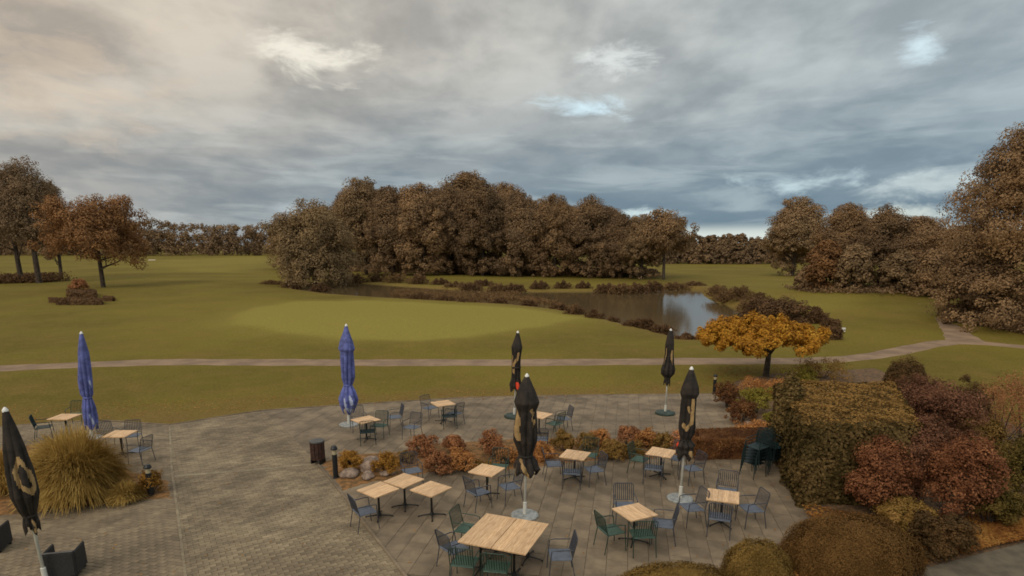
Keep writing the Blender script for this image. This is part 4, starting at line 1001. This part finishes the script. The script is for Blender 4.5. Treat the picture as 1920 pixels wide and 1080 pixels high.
chair('b', (1297, 950), (1240, 955), 'blue chair with wide seat right of the pale umbrella base')
chair('b', (1363, 920), (1356, 960), 'blue chair behind the rightmost table')
chair('b', (1350, 968), (1355, 925), 'dark chair tucked in front of the rightmost table')
chair('b', (1408, 952), (1345, 955), 'blue chair at the right of the rightmost table')
chair('b', (1050, 1039), (985, 1040), 'blue chair right of the big double table')
chair('b', (852, 1026), (905, 1005), 'blue chair with slatted back left of the big double table')
chair('g', (876, 990), (930, 1000), 'green chair at the rear left corner of the big double table')
chair('g', (872, 1052), (900, 1005), 'green chair tucked in front of the double table, left one')
chair('g', (932, 1062), (952, 1015), 'green chair tucked in front of the double table, right one')
chair('s', (689, 808), (686, 780), 'dark chair in front of the table by the blue umbrella')
chair('b', (672, 786), (686, 806), 'blue-grey chair behind the table by the blue umbrella')
chair('g', (711, 797), (690, 812), 'green chair right of the table by the blue umbrella')
chair('b', (740, 781), (690, 786), 'blue chair turned sideways, alone on the upper terrace')
chair('b', (772, 800), (745, 812), 'blue chair in the middle of the upper terrace, nearer the camera')
chair('b', (806, 764), (835, 772), 'blue chair left of the farthest table')
chair('b', (852, 774), (828, 768), 'blue chair right of the farthest table')
chair('s', (842, 779), (830, 758), 'dark chair tucked in front of the farthest table')
chair('g', (1040, 793), (1010, 786), 'green chair right of the table hidden by the umbrella')
chair('b', (1056, 784), (1005, 788), 'blue chair behind the green one near the hidden table')
chair('b', (1013, 822), (1010, 785), 'blue-grey chair behind the centre umbrella canopy')
chair('s', (82, 800), (125, 795), 'dark teal chair at the left of the table above the grass')
chair('g', (142, 776), (120, 790), 'green chair right of the table above the grass')
chair('b', (246, 816), (225, 835), 'blue chair behind the table right of the grass')
chair('b', (262, 842), (215, 838), 'blue chair turned side-on right of the grass')
chair('b', (206, 818), (235, 826), 'blue chair between the grass and its table')
# stack of chairs by the hedge
ps = at(1410, 892)
for k in range(6):
    o = copy_tree(protoc['s']); o.location = (ps.x + .012 * k, ps.y - .035 * k, .115 * k); o.rotation_euler = (R(-1.5 * k), 0, R(118) + random.uniform(-.05, .05))
    tag(o, f'dark teal chair in the stack by the hedge, {["lowest", "second from the bottom", "third from the bottom", "third from the top", "second from the top", "topmost"][k]}', 'chair', 'stacked chairs')
ps2 = at(1440, 884)
for k in range(5):
    o = copy_tree(protoc['s']); o.location = (ps2.x + .012 * k, ps2.y - .03 * k, .115 * k); o.rotation_euler = (R(-1.5 * k), 0, R(205) + random.uniform(-.05, .05))
    tag(o, f'dark chair in the rear stack touching the hedge, {["lowest", "second from the bottom", "middle one", "second from the top", "topmost"][k]}', 'chair', 'stacked chairs')

# rattan armchairs bottom left
def armchair(px, py, rz, label):
    p = at(px, py); root = empty('rattan_armchair', p, rz); tag(root, label, 'armchair', 'rattan armchairs')
    board('backrest', (0, -.29, .33), (.62, .06, .56), M['rattan'], root, .03)
    board('seat', (0, .0, .20), (.54, .51, .26), M['rattan'], root, .02)
    for s in (-1, 1):
        board('armrest', (s * .285, .0, .325), (.05, .515, .54), M['rattan'], root, .025)
    board('top_rim', (0, -.29, .617), (.60, .064, .014), M['rim'], root, .006)
    board('cushion', (0, .01, .365), (.50, .49, .07), M['rattan'], root, .025)
    for sx in (-1, 1):
        for sy in (-1, 1): board('foot', (sx * .25, sy * .22, .03), (.05, .05, .06), M['iron'], root)
armchair(126, 1074, R(14), 'dark rattan armchair seen from behind at the bottom left')
armchair(-14, 1030, R(14), 'dark rattan armchair cut by the left border')

# ------------------------------------------------------------------ umbrellas
def seg_d(px, py, a, b):
    ex, ey = b[0] - a[0], b[1] - a[1]; t = max(0, min(1, ((px - a[0]) * ex + (py - a[1]) * ey) / (ex * ex + ey * ey + 1e-9)))
    return math.hypot(px - a[0] - t * ex, py - a[1] - t * ey)
def umbrella(label, base, top, prof, cb, prints, cloth, seed, baseh='disc', basemat='base', twist=.6, pr=.032, group='closed umbrellas', folds=8):
    """base, top: photo points of the pole foot and the finial; prof: (fraction down the canopy, radius); cb: canopy bottom row; prints: [(mat, width, [(u,v)...])]; u in -1..1 across the camera side"""
    p = at(*base); y = (top[1] - CYP) / FPX; H = ztop(p, top[1]); cbz = ztop(p, cb)
    # lean sideways so that the finial stands over the given column
    dep = p.y * math.cos(PITCH) + (CAM_H - H) * math.sin(PITCH); xt = (top[0] - 960) / FPX * dep; lean = math.atan2(xt - p.x, H)
    root = empty('closed_umbrella', p); tag(root, label, 'umbrella', group); root.rotation_euler = (0, lean, 0)
    rng = random.Random(seed)
    MB().tube([(0, 0, .02), (0, 0, H - .05)], pr, 12).build('pole', M['pole'], root, smooth=True)
    MB().lathe([(.035, -.08), (.05, -.05), (.055, -.01), (.03, .03), (.012, .05)], (0, 0, H - .05), 14).build('finial', M['cap'], root, smooth=True)
    if baseh == 'disc':
        MB().lathe([(.36, 0), (.36, .035), (.34, .05), (.10, .06)], (0, 0, .0), 32).build('base_plate', M[basemat], root)
        MB().lathe([(.05, 0), (.05, .32), (.04, .33)], (0, 0, .06), 16).build('base_sleeve', M['pole'], root)
    elif baseh == 'block':
        MB().lathe([(.42, 0), (.42, .07), (.36, .10), (.10, .12)], (0, 0, .0), 8).build('base_plate', M[basemat], root)
        MB().lathe([(.05, 0), (.05, .25), (.04, .26)], (0, 0, .12), 12).build('base_sleeve', M['pole'], root)
    Lc = H - .07 - cbz; NU, NV = 96, 110; V = []; Fc = []; mi = []
    vs = [q[0] for q in prof]; rs = [q[1] for q in prof]; ph = [rng.uniform(0, 6.28) for _ in range(6)]
    hem = lambda u: .035 * Lc * math.cos(folds / 2 * u + ph[3]) + .02 * math.cos(3 * u + ph[4])
    for j in range(NV + 1):
        v = j / NV; r0 = float(np.interp(v, vs, rs)); fold_amp = .05 + .27 * sstep(.16, .5, v) * (1 if v < .8 or True else 1)
        for i in range(NU):
            u = 2 * PI * i / NU; th = folds * u + twist * 2 * PI * v * .5 + ph[0] + .8 * math.sin(v * 5 + ph[1])
            cr_ = abs(math.cos(th / 2)) ** .7
            r = r0 * (1 - fold_amp + fold_amp * 1.25 * cr_) * (1 + .05 * math.sin(3 * u + 9 * v + ph[2]) + .10 * sstep(.2, .6, v) * math.sin(u + 5 * v + ph[5]))
            x = r * math.cos(u); yy = r * math.sin(u) * .92; z = H - .07 - Lc * v + (hem(u) * sstep(.9, 1, v))
            V.append((x, yy, z))
    ca = math.atan2(-p.y, -p.x)        # direction towards the camera
    for j in range(NV):
        for i in range(NU):
            a, b = j * NU + i, j * NU + (i + 1) % NU; Fc.append((a, a + NU, b + NU, b)); m_ = 0
            u = 2 * PI * (i + .5) / NU; du = (u - ca + PI) % (2 * PI) - PI; uu = du / (PI / 2) * 1.0; v = (j + .5) / NV
            for k, (mk, wd, pl) in enumerate(prints):
                if any(seg_d(uu * .2, v, (q[0] * .2, q[1]), (s[0] * .2, s[1])) < wd * 1.25 for q, s in zip(pl[:-1], pl[1:])): m_ = 1 + k
            mi.append(m_)
    me = bpy.data.meshes.new('canopy'); me.from_pydata(V, [], Fc); me.materials.append(M[cloth])
    for mk, _, _ in prints: me.materials.append(M[mk])
    me.polygons.foreach_set('material_index', mi)
    link('canopy', me, None, root, smooth=True)
    # strap at the tightest place
    vt = max((q for q in prof if .5 < q[0] < .97), key=lambda q: -q[1]); zc = H - .07 - Lc * vt[0]
    MB().lathe([(vt[1] * 1.06, -.03), (vt[1] * 1.10, 0), (vt[1] * 1.06, .03)], (0, 0, zc), 24).build('strap', M[cloth], root, smooth=True)
    return root
PB = [(0, .05), (.05, .11), (.15, .22), (.26, .31), (.31, .27), (.34, .24), (.5, .28), (.66, .29), (.78, .19), (.82, .17), (.9, .28), (.97, .33), (1, .27)]
umbrella('large black closed umbrella with gold print behind the big double table', (984, 967), (988, 700), PB, 886,
         [('tan', .020, [(-.75, .34), (-.55, .42), (-.62, .55), (-.5, .62)]), ('tan', .018, [(.35, .33), (.55, .36), (.45, .42)]), ('tan', .014, [(.6, .44), (.5, .5)]), ('tan', .018, [(-.5, .84), (-.1, .92), (.1, .99)]), ('tan', .014, [(-.8, .9), (-.7, .98)])], 'black', 1)
PR = [(0, .05), (.08, .12), (.2, .22), (.27, .24), (.32, .19), (.5, .19), (.66, .21), (.74, .18), (.80, .13), (.86, .24), (.90, .20), (.96, .23), (1, .16)]
umbrella('black closed umbrella with gold print and small red emblem, right side of the lower terrace', (1275, 936), (1297, 687), PR, 856,
         [('tan', .020, [(.45, .34), (.5, .45), (.45, .58), (.0, .66), (-.3, .62)]), ('tan', .018, [(.05, .42), (.2, .46)]), ('tan', .02, [(.55, .93), (.8, .95)]), ('redp', .024, [(-.85, .86), (-.98, .88)])], 'black', 2)
PF = [(0, .05), (.1, .13), (.25, .17), (.35, .17), (.42, .16), (.6, .2), (.72, .27), (.8, .26), (.86, .15), (.9, .11), (.95, .13), (1, .13)]
umbrella('short black closed umbrella standing alone at the far right of the upper terrace', (1247, 776), (1258, 616), PF, 720,
         [('tan', .024, [(-.55, .35), (-.6, .5), (-.7, .6)]), ('tan', .02, [(.45, .38), (.4, .5), (.6, .62)])], 'black', 3, 'block', 'base_g')
umbrella('black closed umbrella directly behind the centre one, with red emblem near its foot', (964, 782), (971, 620), [(0, .05), (.1, .12), (.25, .22), (.36, .19), (.42, .17), (.6, .17), (.72, .17), (.8, .18), (.92, .25), (1, .22)], 731,
         [('tan', .026, [(.2, .36), (.1, .45), (-.4, .52), (-.4, .68)]), ('tan', .018, [(-.75, .4), (-.75, .6)]), ('redp', .03, [(.2, .88), (.25, .92)])], 'black', 4, 'block', 'base_g')
umbrella('black closed umbrella cut by the left border, nearest the camera', (88, 1096), (8, 763), [(0, .05), (.1, .10), (.3, .18), (.5, .22), (.7, .23), (.82, .16), (.88, .11), (.94, .14), (1, .13)], 992,
         [('tan', .016, [(.05, .38), (-.25, .48), (-.15, .60), (.35, .68), (.55, .62), (.4, .5), (.1, .4)]), ('tan', .012, [(.75, .55), (.7, .66)]), ('tan', .013, [(.05, .92), (.3, .95), (.1, .97)])], 'black', 5)
PBL = [(0, .05), (.05, .09), (.18, .24), (.27, .30), (.30, .24), (.45, .25), (.6, .24), (.66, .19), (.69, .15), (.76, .26), (.86, .36), (.94, .30), (1, .20)]
umbrella('blue closed umbrella with full round folds beside the upper terrace table', (654, 797), (649, 607), PBL, 770, [('bluel', .014, [(-.3, .84), (-.2, .92)]), ('bluel', .014, [(.1, .82), (.2, .9)]), ('bluel', .012, [(-.4, .94), (.2, .96)])], 'blue', 6)
umbrella('slender blue closed umbrella rising behind the ornamental grass', (172, 822), (152, 621), [(0, .05), (.06, .09), (.2, .17), (.34, .19), (.5, .21), (.64, .19), (.68, .13), (.78, .2), (.9, .22), (1, .2)], 800, [('bluel', .012, [(.3, .5), (.5, .56)]), ('bluel', .014, [(.0, .86), (.3, .95)])], 'blue', 7)

# ------------------------------------------------------------------ bollards and bin
def bollard(px, py, top, label):
    p = at(px, py) if py > 735 else ground(px, py); h_ = ztop(p, top) - p.z; root = empty('bollard_lamp', p); tag(root, label, 'bollard lamp', 'bollard lamps')
    MB().lathe([(.10, 0), (.10, .015), (.075, .03), (.075, h_ * .74)], n=16).build('post', M['bollard'], root)
    MB().lathe([(.066, 0), (.066, h_ * .15)], (0, 0, h_ * .74), 16).build('lamp_lens', M['lens'], root)
    MB().lathe([(.10, 0), (.105, .03), (.06, h_ * .11)], (0, 0, h_ * .89), 16).build('cap', M['bollard'], root)
bollard(630, 896, 836, 'bollard lamp between the litter bin and the yellow-orange cushion')
bollard(284, 930, 871, 'bollard lamp right of the ornamental grass on the left')
bollard(1339, 737, 702, 'small distant bollard lamp at the far right terrace corner')
p = at(597, 868); root = empty('litter_bin', p, R(-20)); tag(root, 'dark red-brown slatted litter bin on legs at the edge of the path', 'litter bin')
for k in range(12):
    a = 2 * PI * k / 12; MB().box((.21 * math.cos(a), .21 * math.sin(a), .43), (.022, .098, .56), a).build('slat', M['binwood'], root, bevel=.004)
MB().lathe([(.195, .15), (.195, .70)], n=20).build('liner', M['iron'], root)
MB().lathe([(.235, 0), (.24, .02), (.235, .045), (.16, .055)], (0, 0, .715), 24).build('rim', M['rim'], root)
for s in (-1, 1): MB().box((s * .16, 0, .08), (.04, .30, .16)).build('leg', M['iron'], root, bevel=.005)

# ------------------------------------------------------------------ scattered leaves (uncountable)
def litter(name, label, poly, n, size, seed, z=.012, dens=None):
    rng = np.random.RandomState(seed); A = np.array(poly); lo, hi = A.min(0), A.max(0); x, y = rng.uniform(lo[0], hi[0], n * 3), rng.uniform(lo[1], hi[1], n * 3)
    k = sdist(x, y, poly) > 0
    if dens is not None: k &= rng.uniform(0, 1, n * 3) < dens(x, y)
    x, y = x[k][:n], y[k][:n]; m_ = len(x)
    Nn = np.tile([0, 0, 1.0], (m_, 1)) + unit(rng, m_) * .3; me = leafmesh(name, np.column_stack([x, y, np.full(m_, z) + rng.uniform(0, .03, m_)]), Nn, size, rng, .7); me.materials.append(M['litter'])
    tag(link(name, me), label, 'fallen leaves', kind='stuff')
litter('fallen_leaves', 'fallen leaves strewn thinly over the terrace paving', TERR, 900, .05, 1, dens=lambda x, y: np.clip(.15 + (x / 9), .05, 1))
litter('fallen_leaves', 'fallen leaves on the cobbled forecourt', PATH, 260, .045, 2)
litter('fallen_leaves', 'fallen leaves on the left terrace by the grass', LEFT, 300, .045, 3)
SB = [xy(*p) for p in [(1500, 945), (1560, 960), (1700, 980), (1925, 930), (1960, 990), (1840, 1036), (1750, 1060), (1640, 1085), (1400, 1110), (1520, 985)]]
litter('fallen_leaves', 'dense leaf litter under the shrubs by the driveway', SB, 9000, .065, 4, z=.07)
OB = [xy(*p) for p in [(1800, 1000), (1860, 985), (1960, 975), (1960, 1010), (1860, 1030), (1800, 1046)]]
litter('fallen_leaves', 'bright orange leaves heaped beside the driveway', OB, 9000, .07, 5, z=.09)
litter('fallen_leaves', 'golden leaves fallen on the grass around the golden tree', [xy(*p) for p in [(1320, 712), (1350, 685), (1520, 683), (1560, 705), (1450, 725)]], 900, .08, 7, z=.0)
litter('fallen_leaves', 'scattered leaves on the grass before the terrace', [xy(*p) for p in [(0, 800), (500, 765), (1340, 735), (1340, 715), (0, 760)]], 2500, .06, 6, z=.0)
